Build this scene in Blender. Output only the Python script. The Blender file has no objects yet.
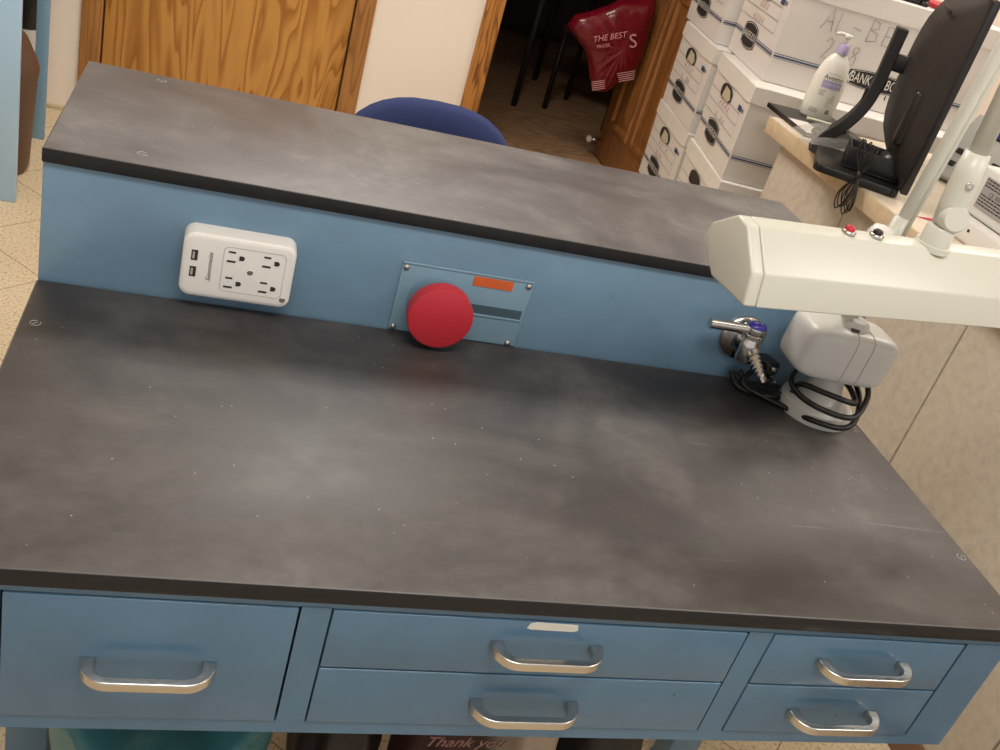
import bpy, bmesh, math, random
from mathutils import Vector, Matrix, Euler
random.seed(4)
sc = bpy.context.scene
COL = sc.collection
PI = math.pi
H = 0.76                      # height of the bench worktop above the floor

# ------------------------------------------------------------ camera, world, light
cd = bpy.data.cameras.new('camera'); cam = bpy.data.objects.new('camera', cd); COL.objects.link(cam)
cd.sensor_width = 36; cd.lens = 1003.33 * 36 / 1000; cd.clip_start = .02; cd.clip_end = 60
cam.location = (.1833, -.667, .63405 + H)
cam.rotation_euler = (math.radians(60.00575), math.radians(-15.20037), math.radians(-11.27215))
sc.camera = cam
w = bpy.data.worlds.new('world'); sc.world = w; w.use_nodes = True
w.node_tree.nodes['Background'].inputs[0].default_value = (1, .97, .95, 1)
w.node_tree.nodes['Background'].inputs[1].default_value = .56
vs = sc.view_settings
vs.view_transform = 'Standard'; vs.look = 'None'; vs.gamma = 1; vs.use_curve_mapping = False
vs.exposure = .36
def area(name, loc, sx, sy, power, col=(1, .965, .92)):
    l = bpy.data.lights.new(name, 'AREA'); l.shape = 'RECTANGLE'; l.size = sx; l.size_y = sy
    l.energy = power; l.color = col
    o = bpy.data.objects.new(name, l); o.location = loc; COL.objects.link(o); return o
for nx, ny, pw in ((.35, 1.9, 24), (3.1, 1.9, 16), (.35, -.7, 17), (2.6, -.7, 13)):
    area('ceiling_lamp_light', (nx, ny, 2.655), 1.15, .55, pw)

# ------------------------------------------------------------ materials
def nt(name):
    m = bpy.data.materials.new(name); m.use_nodes = True
    t = m.node_tree; return m, t, t.nodes['Principled BSDF']
def s2l(c):
    return tuple(((x/255)/12.92 if x/255 <= .04045 else ((x/255+.055)/1.055)**2.4) for x in c) + (1,)
def mat(name, rgb, rough=.5, metal=0, noise=0, nscale=30, bump=0, spec=.5, coat=0, alpha=1, trans=0, emit=0):
    m, t, b = nt(name); N = t.nodes; L = t.links
    c = s2l(rgb)
    b.inputs['Base Color'].default_value = c
    b.inputs['Roughness'].default_value = rough; b.inputs['Metallic'].default_value = metal
    b.inputs['Specular IOR Level'].default_value = spec
    b.inputs['Coat Weight'].default_value = coat; b.inputs['Coat Roughness'].default_value = .1
    b.inputs['Alpha'].default_value = alpha; b.inputs['Transmission Weight'].default_value = trans
    if emit:
        b.inputs['Emission Color'].default_value = c; b.inputs['Emission Strength'].default_value = emit
    tc = N.new('ShaderNodeTexCoord'); n = N.new('ShaderNodeTexNoise')
    n.inputs['Scale'].default_value = nscale; n.inputs['Detail'].default_value = 4
    L.new(tc.outputs['Object'], n.inputs['Vector'])
    if noise:
        mx = N.new('ShaderNodeMix'); mx.data_type = 'RGBA'
        mx.inputs[6].default_value = tuple(x*(1-noise) for x in c[:3]) + (1,)
        mx.inputs[7].default_value = tuple(min(1, x*(1+noise)) for x in c[:3]) + (1,)
        L.new(n.outputs['Fac'], mx.inputs[0]); L.new(mx.outputs[2], b.inputs['Base Color'])
    if bump:
        bp = N.new('ShaderNodeBump'); bp.inputs['Strength'].default_value = bump; bp.inputs['Distance'].default_value = .002
        L.new(n.outputs['Fac'], bp.inputs['Height']); L.new(bp.outputs['Normal'], b.inputs['Normal'])
    return m
def ramp(t, fac, stops):
    r = t.nodes.new('ShaderNodeValToRGB'); t.links.new(fac, r.inputs['Fac'])
    e = r.color_ramp.elements
    e[0].position = stops[0][0]; e[0].color = stops[0][1]; e[1].position = stops[-1][0]; e[1].color = stops[-1][1]
    for p, c in stops[1:-1]:
        x = e.new(p); x.color = c
    return r
def texco(t, scale=(1, 1, 1), rotz=0, loc=(0, 0, 0)):
    tc = t.nodes.new('ShaderNodeTexCoord'); mp = t.nodes.new('ShaderNodeMapping')
    mp.inputs['Scale'].default_value = scale; mp.inputs['Rotation'].default_value = (0, 0, rotz); mp.inputs['Location'].default_value = loc
    t.links.new(tc.outputs['Object'], mp.inputs['Vector']); return mp.outputs['Vector']
def noise(t, vec, scale, detail=4, rough=.5, dist=0):
    n = t.nodes.new('ShaderNodeTexNoise'); n.inputs['Scale'].default_value = scale; n.inputs['Detail'].default_value = detail
    n.inputs['Roughness'].default_value = rough; n.inputs['Distortion'].default_value = dist
    t.links.new(vec, n.inputs['Vector']); return n.outputs['Fac']
def mixc(t, fac, a, b):
    m = t.nodes.new('ShaderNodeMix'); m.data_type = 'RGBA'
    for v, i in ((fac, 0), (a, 6), (b, 7)):
        if hasattr(v, 'links'): t.links.new(v, m.inputs[i])
        else: m.inputs[i].default_value = v
    return m.outputs[2]

def worktop_material(name, base, chalk, amount, rough, seed):
    m, t, b = nt(name)
    v = texco(t, loc=(seed, seed*.7, 0))
    big = noise(t, v, 3.2, 6, .62, .6)
    fine = noise(t, v, 38, 5, .65)
    r1 = ramp(t, big, [(.44, (0, 0, 0, 1)), (.72, (amount, amount, amount, 1))])
    f2 = ramp(t, fine, [(.3, (.35, .35, .35, 1)), (.75, (1, 1, 1, 1))])
    mm = t.nodes.new('ShaderNodeMath'); mm.operation = 'MULTIPLY'
    t.links.new(r1.outputs[0], mm.inputs[0]); t.links.new(f2.outputs[0], mm.inputs[1])
    # slanting wipe marks: lighter and darker streaks
    vw = texco(t, scale=(2.2, 4.2, 1), rotz=.6, loc=(seed, 0, 0))
    wipe = ramp(t, noise(t, vw, 2.4, 5, .6, .4), [(.5, (0, 0, 0, 1)), (.8, (.22, .22, .22, 1))])
    wd_ = ramp(t, noise(t, vw, 3.1, 6, .7, .5), [(.52, (0, 0, 0, 1)), (.7, (.4, .4, .4, 1))])
    c0 = mixc(t, wd_.outputs[0], s2l(base), s2l(tuple(x*.62 for x in base)))
    c0 = mixc(t, wipe.outputs[0], c0, s2l(chalk))
    c1 = mixc(t, mm.outputs[0], c0, s2l(chalk))
    # small white specks
    vo = t.nodes.new('ShaderNodeTexVoronoi'); vo.voronoi_dimensions = '2D'; vo.inputs['Scale'].default_value = 17; t.links.new(v, vo.inputs['Vector'])
    sp = ramp(t, vo.outputs['Distance'], [(.008, (.7, .7, .7, 1)), (.02, (0, 0, 0, 1))])
    gate = ramp(t, noise(t, v, 9, 2), [(.50, (0, 0, 0, 1)), (.6, (1, 1, 1, 1))])
    g2 = t.nodes.new('ShaderNodeMath'); g2.operation = 'MULTIPLY'
    t.links.new(sp.outputs[0], g2.inputs[0]); t.links.new(gate.outputs[0], g2.inputs[1])
    c2 = mixc(t, g2.outputs[0], c1, s2l((190, 188, 186)))
    # thin scratches
    vs_ = texco(t, scale=(2.2, 60, 1), rotz=.5)
    scf = ramp(t, noise(t, vs_, 1.6, 3), [(.70, (0, 0, 0, 1)), (.74, (.16, .16, .16, 1))])
    c3 = mixc(t, scf.outputs[0], c2, s2l((165, 163, 160)))
    t.links.new(c3, b.inputs['Base Color'])
    rr = ramp(t, big, [(.35, (rough-.05,)*3+(1,)), (.7, (rough+.13,)*3+(1,))])
    t.links.new(rr.outputs[0], b.inputs['Roughness'])
    b.inputs['Specular IOR Level'].default_value = .7
    bp = t.nodes.new('ShaderNodeBump'); bp.inputs['Strength'].default_value = .08; bp.inputs['Distance'].default_value = .001
    t.links.new(fine, bp.inputs['Height']); t.links.new(bp.outputs['Normal'], b.inputs['Normal'])
    return m
M = {}
M['worktop'] = worktop_material('charcoal_worktop', (52, 48, 48), (138, 134, 132), .46, .47, 1.3)
M['shelftop'] = worktop_material('charcoal_shelf', (80, 76, 77), (156, 153, 151), .75, .47, 4.1)
M['slab_edge'] = mat('slab_edge', (36, 35, 36), .5, noise=.25, nscale=60, spec=.25)
M['lip'] = mat('edge_highlight_lip', (92, 90, 90), .4)  # chalk-grey bevel colour, paints in the bright highlight along the slabs' top edges
def blue_paint(name, rgb, rough):
    m, t, b = nt(name)
    v = texco(t)
    n = noise(t, v, 7, 5, .6)
    c = mixc(t, ramp(t, n, [(.35, (0, 0, 0, 1)), (.7, (1, 1, 1, 1))]).outputs[0], s2l(tuple(x*.95 for x in rgb)), s2l(tuple(min(255, x*1.05) for x in rgb)))
    vo = t.nodes.new('ShaderNodeTexVoronoi'); vo.inputs['Scale'].default_value = 26; t.links.new(v, vo.inputs['Vector'])
    sp = ramp(t, vo.outputs['Distance'], [(.03, (1, 1, 1, 1)), (.05, (0, 0, 0, 1))])
    gate = ramp(t, noise(t, v, 6, 2), [(.58, (0, 0, 0, 1)), (.62, (1, 1, 1, 1))])
    g2 = t.nodes.new('ShaderNodeMath'); g2.operation = 'MULTIPLY'
    t.links.new(sp.outputs[0], g2.inputs[0]); t.links.new(gate.outputs[0], g2.inputs[1])
    t.links.new(mixc(t, g2.outputs[0], c, s2l((45, 58, 70))), b.inputs['Base Color'])
    b.inputs['Roughness'].default_value = rough
    return m
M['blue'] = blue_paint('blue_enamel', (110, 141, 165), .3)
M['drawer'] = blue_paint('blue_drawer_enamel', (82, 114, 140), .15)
M['plateblue'] = mat('plate_blue', (122, 152, 172), .35)
M['slotblue'] = mat('slot_blue', (62, 82, 96), .6)
M['gap'] = mat('dark_gap', (16, 18, 24), .8)
M['chrome'] = mat('chrome', (205, 203, 200), .14, 1)
M['steel'] = mat('brushed_steel', (202, 198, 192), .26, 1, bump=.1, nscale=200)
M['screw'] = mat('screw_metal', (190, 186, 180), .3, 1)
M['red'] = mat('red_paint', (190, 44, 58), .38, noise=.1, nscale=40)
M['orange'] = mat('orange_sticker', (208, 96, 44), .55, noise=.15, nscale=90)
M['white'] = mat('white_plastic', (232, 230, 226), .35)
M['offwhite'] = mat('cream_enamel', (203, 203, 192), .3)
M['lampgrey'] = mat('grey_lamp_plastic', (212, 212, 208), .32)
M['armgrey'] = mat('pale_grey_arm', (206, 206, 196), .33)
M['black'] = mat('black_plastic', (24, 22, 23), .35)
M['blackmatt'] = mat('black_matt', (34, 31, 31), .55, bump=.2, nscale=300)
M['cord'] = mat('black_rubber', (22, 21, 22), .38)
M['dark'] = mat('dark_grey', (58, 55, 54), .5)
M['slot'] = mat('slot_dark', (48, 42, 40), .6)
M['groove'] = mat('groove_grey', (176, 172, 166), .6)
M['print'] = mat('black_print', (38, 36, 36), .7)
M['bluestripe'] = mat('blue_print', (52, 74, 110), .7)
M['thinline'] = mat('grey_print', (118, 116, 122), .7)
M['pinkink'] = mat('red_pencil', (214, 178, 172), .8)
M['pen'] = mat('pen_ink', (128, 120, 118), .8)
M['card'] = mat('white_cardboard', (222, 217, 212), .75, noise=.05, nscale=9, bump=.25)
M['cardlid'] = mat('white_cardboard_lid', (226, 221, 215), .75, noise=.06, nscale=14, bump=.3)
M['hole'] = mat('hole_inside', (52, 40, 34), .9)
M['holepaper'] = mat('paper_inside', (196, 184, 160), .9)
M['lavender'] = mat('lavender_plastic', (184, 172, 208), .4)
M['lotion'] = mat('lotion_bottle', (240, 236, 224), .35)
M['labelgrey'] = mat('label_grey_print', (150, 146, 138), .6)
M['leaf'] = mat('pale_green_print', (216, 220, 190), .6)
M['redcard'] = mat('red_card', (196, 40, 62), .5)
M['silver_label'] = mat('silver_label', (168, 164, 164), .4)
M['screenblue'] = mat('blue_display', (70, 74, 170), .3)
M['clear'] = mat('clear_film', (225, 222, 215), .12, alpha=.28)
M['bluecap'] = mat('blue_index_cap', (52, 44, 150), .25, coat=.5)
M['fabricblue'] = mat('blue_fabric', (38, 50, 96), .9, noise=.12, nscale=400, bump=.3)
M['brownbin'] = mat('brown_bin', (92, 66, 52), .5, noise=.1, nscale=20)
M['partition'] = mat('light_blue_enamel', (168, 200, 226), .35, noise=.03, nscale=8)
M['partition2'] = mat('mid_blue_enamel', (124, 162, 190), .35, noise=.03, nscale=8)
M['plaster'] = mat('cream_wall_paint', (238, 226, 212), .7, noise=.03, nscale=5, bump=.1)
M['ceil'] = mat('ceiling_white', (232, 228, 220), .9)
M['baseboard'] = mat('cream_baseboard', (196, 180, 146), .5)
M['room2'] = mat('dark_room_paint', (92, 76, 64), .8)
M['redbag'] = mat('red_plastic_bag', (128, 18, 36), .2, noise=.3, nscale=16, coat=.3, alpha=.80)
M['bagprint'] = mat('bag_print', (222, 160, 160), .6)
M['dullprint'] = mat('faded_print', (140, 104, 98), .8)
M['furn'] = mat('dark_furniture', (34, 24, 22), .6)
M['seatred'] = mat('dark_red_seat', (58, 26, 26), .7)
M['tealbag'] = mat('teal_plastic', (60, 116, 124), .35, noise=.2, nscale=12)
M['tan'] = mat('tan_fabric', (170, 152, 134), .9, noise=.1, nscale=30)
M['brownboard'] = mat('brown_cove_base', (112, 82, 60), .5)
M['lamp_diff'] = mat('lamp_diffuser', (255, 244, 226), .5, emit=3.0)
M['carton'] = mat('carton_board', (205, 196, 178), .7)
M['tape'] = mat('old_tape', (206, 204, 196), .5, noise=.08, nscale=60)

def wood(name, light, dark, sx, sz, seed, rough=.4, axis='Z', figure=1.0):
    """pine: growth rings stretched along one axis, with cathedral figure"""
    m, t, b = nt(name)
    sc_ = (sx, sx, sz) if axis == 'Z' else ((sz, sx, sx) if axis == 'X' else (sx, sz, sx))
    v = texco(t, scale=sc_, loc=(seed, seed, seed*.6))
    big = noise(t, v, 1.0, 3, .45, .5*figure)
    ma = t.nodes.new('ShaderNodeMath'); ma.operation = 'MULTIPLY'; ma.inputs[1].default_value = 15
    t.links.new(big, ma.inputs[0])
    fr = t.nodes.new('ShaderNodeMath'); fr.operation = 'FRACT'; t.links.new(ma.outputs[0], fr.inputs[0])
    r = ramp(t, fr.outputs[0], [(0, s2l(light)), (.35, s2l(light)), (.88, s2l(dark)), (1, s2l(light))])
    fine = noise(t, v, 9, 3)
    c = mixc(t, ramp(t, fine, [(.3, (0, 0, 0, 1)), (.8, (.35, .35, .35, 1))]).outputs[0], r.outputs[0], s2l(tuple(x*.8 for x in light)))
    t.links.new(c, b.inputs['Base Color']); b.inputs['Roughness'].default_value = rough
    return m
M['pine'] = wood('varnished_pine', (204, 148, 74), (160, 100, 38), 5.2, .7, 3.7)
M['pineframe'] = wood('pine_casing', (176, 122, 66), (140, 92, 44), 9, .5, 8.1)
M['pinejamb'] = wood('pine_jamb', (190, 128, 60), (110, 62, 26), 14, 1.3, 5.2)
M['door_wood'] = wood('brown_door_wood', (182, 122, 66), (148, 94, 48), 7, .5, 12.3, .35, figure=.4)
M['wood_floor'] = wood('laminate_floor', (232, 188, 144), (186, 144, 106), 7, 1.1, 2.2, .35, axis='X')

def floor_material():
    m, t, b = nt('speckled_floor_tile')
    # tiles laid diagonally; joints on the photographed phases
    T = .3048
    tc = t.nodes.new('ShaderNodeTexCoord'); sep = t.nodes.new('ShaderNodeSeparateXYZ')
    mp = t.nodes.new('ShaderNodeMapping'); mp.inputs['Rotation'].default_value = (0, 0, -PI/4)
    t.links.new(tc.outputs['Object'], mp.inputs['Vector']); t.links.new(mp.outputs['Vector'], sep.inputs[0])
    def joint(sock, ph):
        a = t.nodes.new('ShaderNodeMath'); a.operation = 'SUBTRACT'; a.inputs[1].default_value = ph; t.links.new(sock, a.inputs[0])
        d = t.nodes.new('ShaderNodeMath'); d.operation = 'DIVIDE'; d.inputs[1].default_value = T; t.links.new(a.outputs[0], d.inputs[0])
        r = t.nodes.new('ShaderNodeMath'); r.operation = 'ROUND'; t.links.new(d.outputs[0], r.inputs[0])
        s = t.nodes.new('ShaderNodeMath'); s.operation = 'SUBTRACT'; t.links.new(d.outputs[0], s.inputs[0]); t.links.new(r.outputs[0], s.inputs[1])
        ab = t.nodes.new('ShaderNodeMath'); ab.operation = 'ABSOLUTE'; t.links.new(s.outputs[0], ab.inputs[0])
        l = t.nodes.new('ShaderNodeMath'); l.operation = 'LESS_THAN'; l.inputs[1].default_value = .0045; t.links.new(ab.outputs[0], l.inputs[0])
        return l.outputs[0]
    j1 = joint(sep.outputs[0], 1.198); j2 = joint(sep.outputs[1], 1.486)
    mxm = t.nodes.new('ShaderNodeMath'); mxm.operation = 'MAXIMUM'; t.links.new(j1, mxm.inputs[0]); t.links.new(j2, mxm.inputs[1])
    v = tc.outputs['Object']
    fl = ramp(t, noise(t, v, 130, 3, .6), [(.34, s2l((160, 138, 110))), (.46, s2l((212, 194, 162))), (.7, s2l((224, 208, 180)))])
    soft = ramp(t, noise(t, v, 5, 3), [(.3, (0, 0, 0, 1)), (.8, (.3, .3, .3, 1))])
    c = mixc(t, soft.outputs[0], fl.outputs[0], s2l((190, 166, 128)))
    c = mixc(t, mxm.outputs[0], c, s2l((140, 118, 88)))
    t.links.new(c, b.inputs['Base Color']); b.inputs['Roughness'].default_value = .45
    return m
M['floor'] = floor_material()
def laminate(name, rgb, fleck):
    m, t, b = nt(name)
    v = texco(t)
    c = ramp(t, noise(t, v, 45, 4, .6), [(.3, s2l(fleck)), (.5, s2l(rgb)), (.7, s2l(tuple(min(255, x+7) for x in rgb)))])
    t.links.new(c.outputs[0], b.inputs['Base Color']); b.inputs['Roughness'].default_value = .45
    return m
M['laminate'] = laminate('beige_speckled_laminate', (198, 186, 171), (187, 174, 158))
M['edge'] = laminate('beige_edge_band', (214, 192, 160), (204, 182, 150))
M['desktop'] = laminate('cream_desktop', (222, 208, 188), (214, 200, 178))

# ------------------------------------------------------------ mesh helpers
class MB:
    def __init__(s): s.v = []; s.f = []; s.m = []; s.s = []; s.mats = []
    def mi(s, m):
        if m not in s.mats: s.mats.append(m)
        return s.mats.index(m)
    def add(s, verts, faces, m, smooth=False, X=None):
        o = len(s.v); i = s.mi(m)
        for v in verts: s.v.append(tuple(X @ Vector(v)) if X is not None else tuple(v))
        for f in faces: s.f.append(tuple(o+k for k in f)); s.m.append(i); s.s.append(smooth)
        return s
    def bm(s, b, m, smooth=False, X=None):
        b.verts.ensure_lookup_table(); b.verts.index_update()
        s.add([tuple(v.co) for v in b.verts], [[v.index for v in f.verts] for f in b.faces], m, smooth, X); b.free(); return s
    def box(s, c, d, m, bev=0, X=None, seg=2, smooth=None):
        b = bmesh.new(); bmesh.ops.create_cube(b, size=1)
        for v in b.verts: v.co = Vector((v.co.x*d[0]+c[0], v.co.y*d[1]+c[1], v.co.z*d[2]+c[2]))
        if bev:
            bmesh.ops.bevel(b, geom=list(b.edges), offset=min(bev, min(d)*.49), segments=seg, affect='EDGES', profile=.5)
        return s.bm(b, m, bool(bev) if smooth is None else smooth, X)
    def box2(s, a, b_, m, bev=0, X=None, seg=2):
        return s.box([(a[i]+b_[i])/2 for i in range(3)], [abs(b_[i]-a[i]) for i in range(3)], m, bev, X, seg)
    def prism(s, pts, h, m, bev=0, X=None, smooth=False, seg=2):
        """polygon pts in local xy, extruded 0..h in z"""
        b = bmesh.new(); vs = [b.verts.new((p[0], p[1], 0)) for p in pts]; f = b.faces.new(vs)
        r = bmesh.ops.extrude_face_region(b, geom=[f])
        for e in r['geom']:
            if isinstance(e, bmesh.types.BMVert): e.co.z += h
        bmesh.ops.recalc_face_normals(b, faces=b.faces)
        if bev: bmesh.ops.bevel(b, geom=list(b.edges), offset=bev, segments=seg, affect='EDGES', profile=.5)
        return s.bm(b, m, smooth or bool(bev), X)
    def lathe(s, prof, m, X=None, n=32, sy=1.0, smooth=True, cap=True):
        vs = []; fs = []
        for r, z in prof:
            for k in range(n):
                a = 2*PI*k/n; vs.append((r*math.cos(a), r*math.sin(a)*sy, z))
        for i in range(len(prof)-1):
            for k in range(n):
                a = i*n+k; b_ = i*n+(k+1) % n; fs.append((a, b_, b_+n, a+n))
        s.add(vs, fs, m, smooth, X)
        if cap:
            if prof[0][0] > 1e-5: s.add([v for v in vs[:n]], [tuple(range(n-1, -1, -1))], m, False, X)
            if prof[-1][0] > 1e-5: s.add([v for v in vs[-n:]], [tuple(range(n))], m, False, X)
        return s
    def tube(s, pts, r, m, n=10, X=None, smoothpts=0, closed=False, flat=1.0):
        P = [Vector(p) for p in pts]
        if smoothpts:
            P = catmull(P, smoothpts)
        R = r if isinstance(r, (list, tuple)) else [r]*len(P)
        if len(R) != len(P): R = [R[0] + (R[-1]-R[0])*i/(len(P)-1) for i in range(len(P))]
        vs = []; fs = []; up = None
        for i, p in enumerate(P):
            d = (P[min(i+1, len(P)-1)] - P[max(i-1, 0)])
            if d.length < 1e-9: d = Vector((0, 0, 1))
            d.normalize()
            if up is None:
                up = Vector((0, 0, 1)) if abs(d.z) < .9 else Vector((1, 0, 0))
            a = d.cross(up).normalized(); up = a.cross(d).normalized()
            for k in range(n):
                t = 2*PI*k/n; vs.append(p + a*math.cos(t)*R[i] + up*math.sin(t)*R[i]*flat)
        for i in range(len(P)-1):
            for k in range(n):
                q = i*n+k; q2 = i*n+(k+1) % n; fs.append((q, q2, q2+n, q+n))
        fs.append(tuple(range(n-1, -1, -1))); fs.append(tuple(range((len(P)-1)*n, len(P)*n)))
        return s.add([tuple(v) for v in vs], fs, m, True, X)
    def text(s, body, size, m, X, depth=.0, align='CENTER', shear=0):
        cu = bpy.data.curves.new('t', 'FONT'); cu.body = body; cu.size = size; cu.extrude = depth
        cu.align_x = align; cu.align_y = 'CENTER'; cu.shear = shear; cu.resolution_u = 3
        o = bpy.data.objects.new('t', cu); COL.objects.link(o)
        dg = bpy.context.evaluated_depsgraph_get(); dg.update()
        me = bpy.data.meshes.new_from_object(o.evaluated_get(dg))
        s.add([tuple(v.co) for v in me.vertices], [tuple(p.vertices) for p in me.polygons], m, False, X)
        bpy.data.objects.remove(o); bpy.data.meshes.remove(me); bpy.data.curves.remove(cu); return s
    def build(s, name, parent=None, **tags):
        me = bpy.data.meshes.new(name); me.from_pydata(s.v, [], s.f)
        for m in s.mats: me.materials.append(m)
        me.polygons.foreach_set('material_index', s.m); me.polygons.foreach_set('use_smooth', s.s)
        me.update()
        b = bmesh.new(); b.from_mesh(me); bmesh.ops.recalc_face_normals(b, faces=b.faces); b.to_mesh(me); b.free()
        o = bpy.data.objects.new(name, me); COL.objects.link(o)
        if parent is not None: o.parent = parent
        for k, v in tags.items(): o[k] = v
        return o
def autosmooth(o, ang=35):
    me = o.data
    b = bmesh.new(); b.from_mesh(me)
    bmesh.ops.remove_doubles(b, verts=b.verts, dist=1e-6)
    for e in b.edges:
        if len(e.link_faces) == 2 and e.calc_face_angle(0) > math.radians(ang): e.smooth = False
    for f in b.faces: f.smooth = True
    b.to_mesh(me); b.free(); return o
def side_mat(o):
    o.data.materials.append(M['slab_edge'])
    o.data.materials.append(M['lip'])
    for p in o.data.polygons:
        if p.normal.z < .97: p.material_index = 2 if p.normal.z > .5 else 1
def catmull(P, k):
    out = []
    for i in range(len(P)-1):
        p0 = P[max(i-1, 0)]; p1 = P[i]; p2 = P[i+1]; p3 = P[min(i+2, len(P)-1)]
        for j in range(k):
            t = j/k
            out.append(.5*((2*p1)+(p2-p0)*t+(2*p0-5*p1+4*p2-p3)*t*t+(3*p1-p0-3*p2+p3)*t**3))
    out.append(P[-1]); return out
def thing(name, label, cat, loc=(0, 0, 0), rz=0, group=None):
    o = bpy.data.objects.new(name, None); o.empty_display_size = .05; COL.objects.link(o)
    o.location = loc; o.rotation_euler = (0, 0, rz); o['label'] = label; o['category'] = cat
    if group: o['group'] = group
    return o
def tag(o, label, cat, group=None):
    o['label'] = label; o['category'] = cat
    if group: o['group'] = group
    return o
def struct(mb, name, parent=None):
    o = mb.build(name, parent)
    if parent is None: o['kind'] = 'structure'
    return o
def frame(o, u, v, n):
    """matrix whose local x,y,z are u,v,n with origin o"""
    u = Vector(u).normalized(); v = Vector(v).normalized(); n = Vector(n).normalized()
    return Matrix(((u.x, v.x, n.x, o[0]), (u.y, v.y, n.y, o[1]), (u.z, v.z, n.z, o[2]), (0, 0, 0, 1)))
def rrect(w_, h_, r, k=6, cx=0, cy=0):
    pts = []
    for sx, sy, a0 in ((1, 1, 0), (-1, 1, PI/2), (-1, -1, PI), (1, -1, 3*PI/2)):
        for i in range(k+1):
            a = a0 + PI/2*i/k
            pts.append((cx+sx*(w_/2-r)+r*math.cos(a), cy+sy*(h_/2-r)+r*math.sin(a)))
    return pts

# ------------------------------------------------------------ room shell
YW = 3.226; CE = 2.7
b = MB(); b.box2((-2.5, -2.5, -.05), (4.2, YW+.06, 0), M['floor']); struct(b, 'floor')
b = MB(); b.box2((-.2, YW+.06, -.05), (4.2, 6.6, -.001), M['wood_floor']); o = struct(b, 'floor_back_room')
b = MB()   # back wall with two openings; the left one is filled by the pine door
DL0, DL1, DR0, DR1, DT = -.25, .615, 1.16, 2.02, 2.05
b.box2((-2.5, YW, 0), (DL0-.005, YW+.12, CE), M['plaster'])
b.box2((DL0-.005, YW, DT), (DL1+.005, YW+.12, CE), M['plaster'])
b.box2((DL1+.005, YW, 0), (DR0-.005, YW+.12, CE), M['plaster'])
b.box2((DR0-.005, YW, DT), (DR1+.005, YW+.12, CE), M['plaster'])
b.box2((DR1+.005, YW, 0), (4.2, YW+.12, CE), M['plaster'])
struct(b, 'wall_back')
b = MB(); b.box2((4.2, -2.5, 0), (4.3, 6.6, CE), M['plaster']); struct(b, 'wall_right')
b = MB(); b.box2((-2.6, -2.5, 0), (-2.5, YW+.12, CE), M['plaster']); struct(b, 'wall_left')
b = MB(); b.box2((-2.6, -2.6, CE), (4.3, YW+.12, CE+.05), M['ceil']); struct(b, 'ceiling')
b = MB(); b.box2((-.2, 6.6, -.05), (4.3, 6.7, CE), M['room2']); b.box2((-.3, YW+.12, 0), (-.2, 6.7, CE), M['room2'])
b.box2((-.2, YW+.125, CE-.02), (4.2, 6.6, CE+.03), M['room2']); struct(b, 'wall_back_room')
b = MB(); b.box2((-2.5, YW-.012, 0), (DL0-.07, YW, .016), M['baseboard'], .003); struct(b, 'baseboard_back_left')
b = MB(); b.box2((DL1+.09, YW-.012, 0), (DR0-.08, YW, .016), M['baseboard'], .003); struct(b, 'baseboard_back_middle')
# casings
def casing(n, x0, x1, wd, m, l=True, r=True):
    b = MB()
    if l: b.box2((x0-wd, YW-.018, 0), (x0, YW+.002, DT+wd), m, .004)
    if r: b.box2((x1, YW-.018, 0), (x1+wd, YW+.002, DT+wd), m, .004)
    b.box2((x0, YW-.018, DT), (x1, YW+.002, DT+wd), m, .004)
    return struct(b, n)
casing('trim_1', DL0, DL1, .07, M['pineframe'])
b = MB()
b.box2((DR0-.072, YW-.018, 0), (DR0, YW+.002, DT+.07), M['pinejamb'], .004)
b.box2((DR0-.02, YW+.002, 0), (DR0+.004, YW+.12, DT), M['pinejamb'])
b.box2((DR1, YW-.018, 0), (DR1+.07, YW+.002, DT+.07), M['pinejamb'], .004)
b.box2((DR0, YW-.018, DT), (DR1, YW+.002, DT+.07), M['pinejamb'], .004)
struct(b, 'trim_2')
# closed pine door: slab
b = MB(); b.box2((DL0+.004, YW+.012, .01), (DL1-.004, YW+.05, DT-.004), M['pine'], .002)
struct(b, 'door_1')
b = MB(); b.lathe([(0, .06), (.024, .055), (.03, .04), (.022, .02), (.012, .012), (.03, .006), (.03, 0)][::-1], M['steel'], frame((DL1-.07, YW+.012, 1.0), (1, 0, 0), (0, 0, 1), (0, -1, 0)), 20)
ob = b.build('door_knob', bpy.data.objects['door_1'])
# open panelled door swung into the back room
DX = 2.0
d2 = MB()
y0, y1 = YW+.02, 4.02
d2.box2((DX, y0, .012), (DX+.03, y1, DT-.01), M['door_wood'], .003)
def dpanel(mb, ya, yb, za, zb, m):
    """raised panel seen on the left face of the open door: recessed groove, sloped field"""
    X = frame((DX, 0, 0), (0, -1, 0), (0, 0, 1), (-1, 0, 0))
    a = (-yb, za); c = (-ya, zb)
    def ring(i, z): return [(a[0]+i, a[1]+i, z), (c[0]-i, a[1]+i, z), (c[0]-i, c[1]-i, z), (a[0]+i, c[1]-i, z)]
    rs = [ring(-.03, .0005), ring(-.024, .012), ring(-.004, .013), ring(.006, .001), ring(.022, .001), ring(.07, .012)]
    vs = [p for r in rs for p in r]; fs = []
    for i in range(len(rs)-1):
        for k in range(4): fs.append((i*4+k, i*4+(k+1) % 4, i*4+4+(k+1) % 4, i*4+4+k))
    fs.append(tuple(range(len(rs)*4-4, len(rs)*4)))
    mb.add(vs, fs, m, False, X)
for ya, yb in ((y0+.13, (y0+y1)/2-.05), ((y0+y1)/2+.05, y1-.13)):
    dpanel(d2, ya, yb, .22, .86, M['door_wood'])
    dpanel(d2, ya, yb, 1.06, 1.86, M['door_wood'])
door2 = struct(d2, 'door_2')
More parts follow.
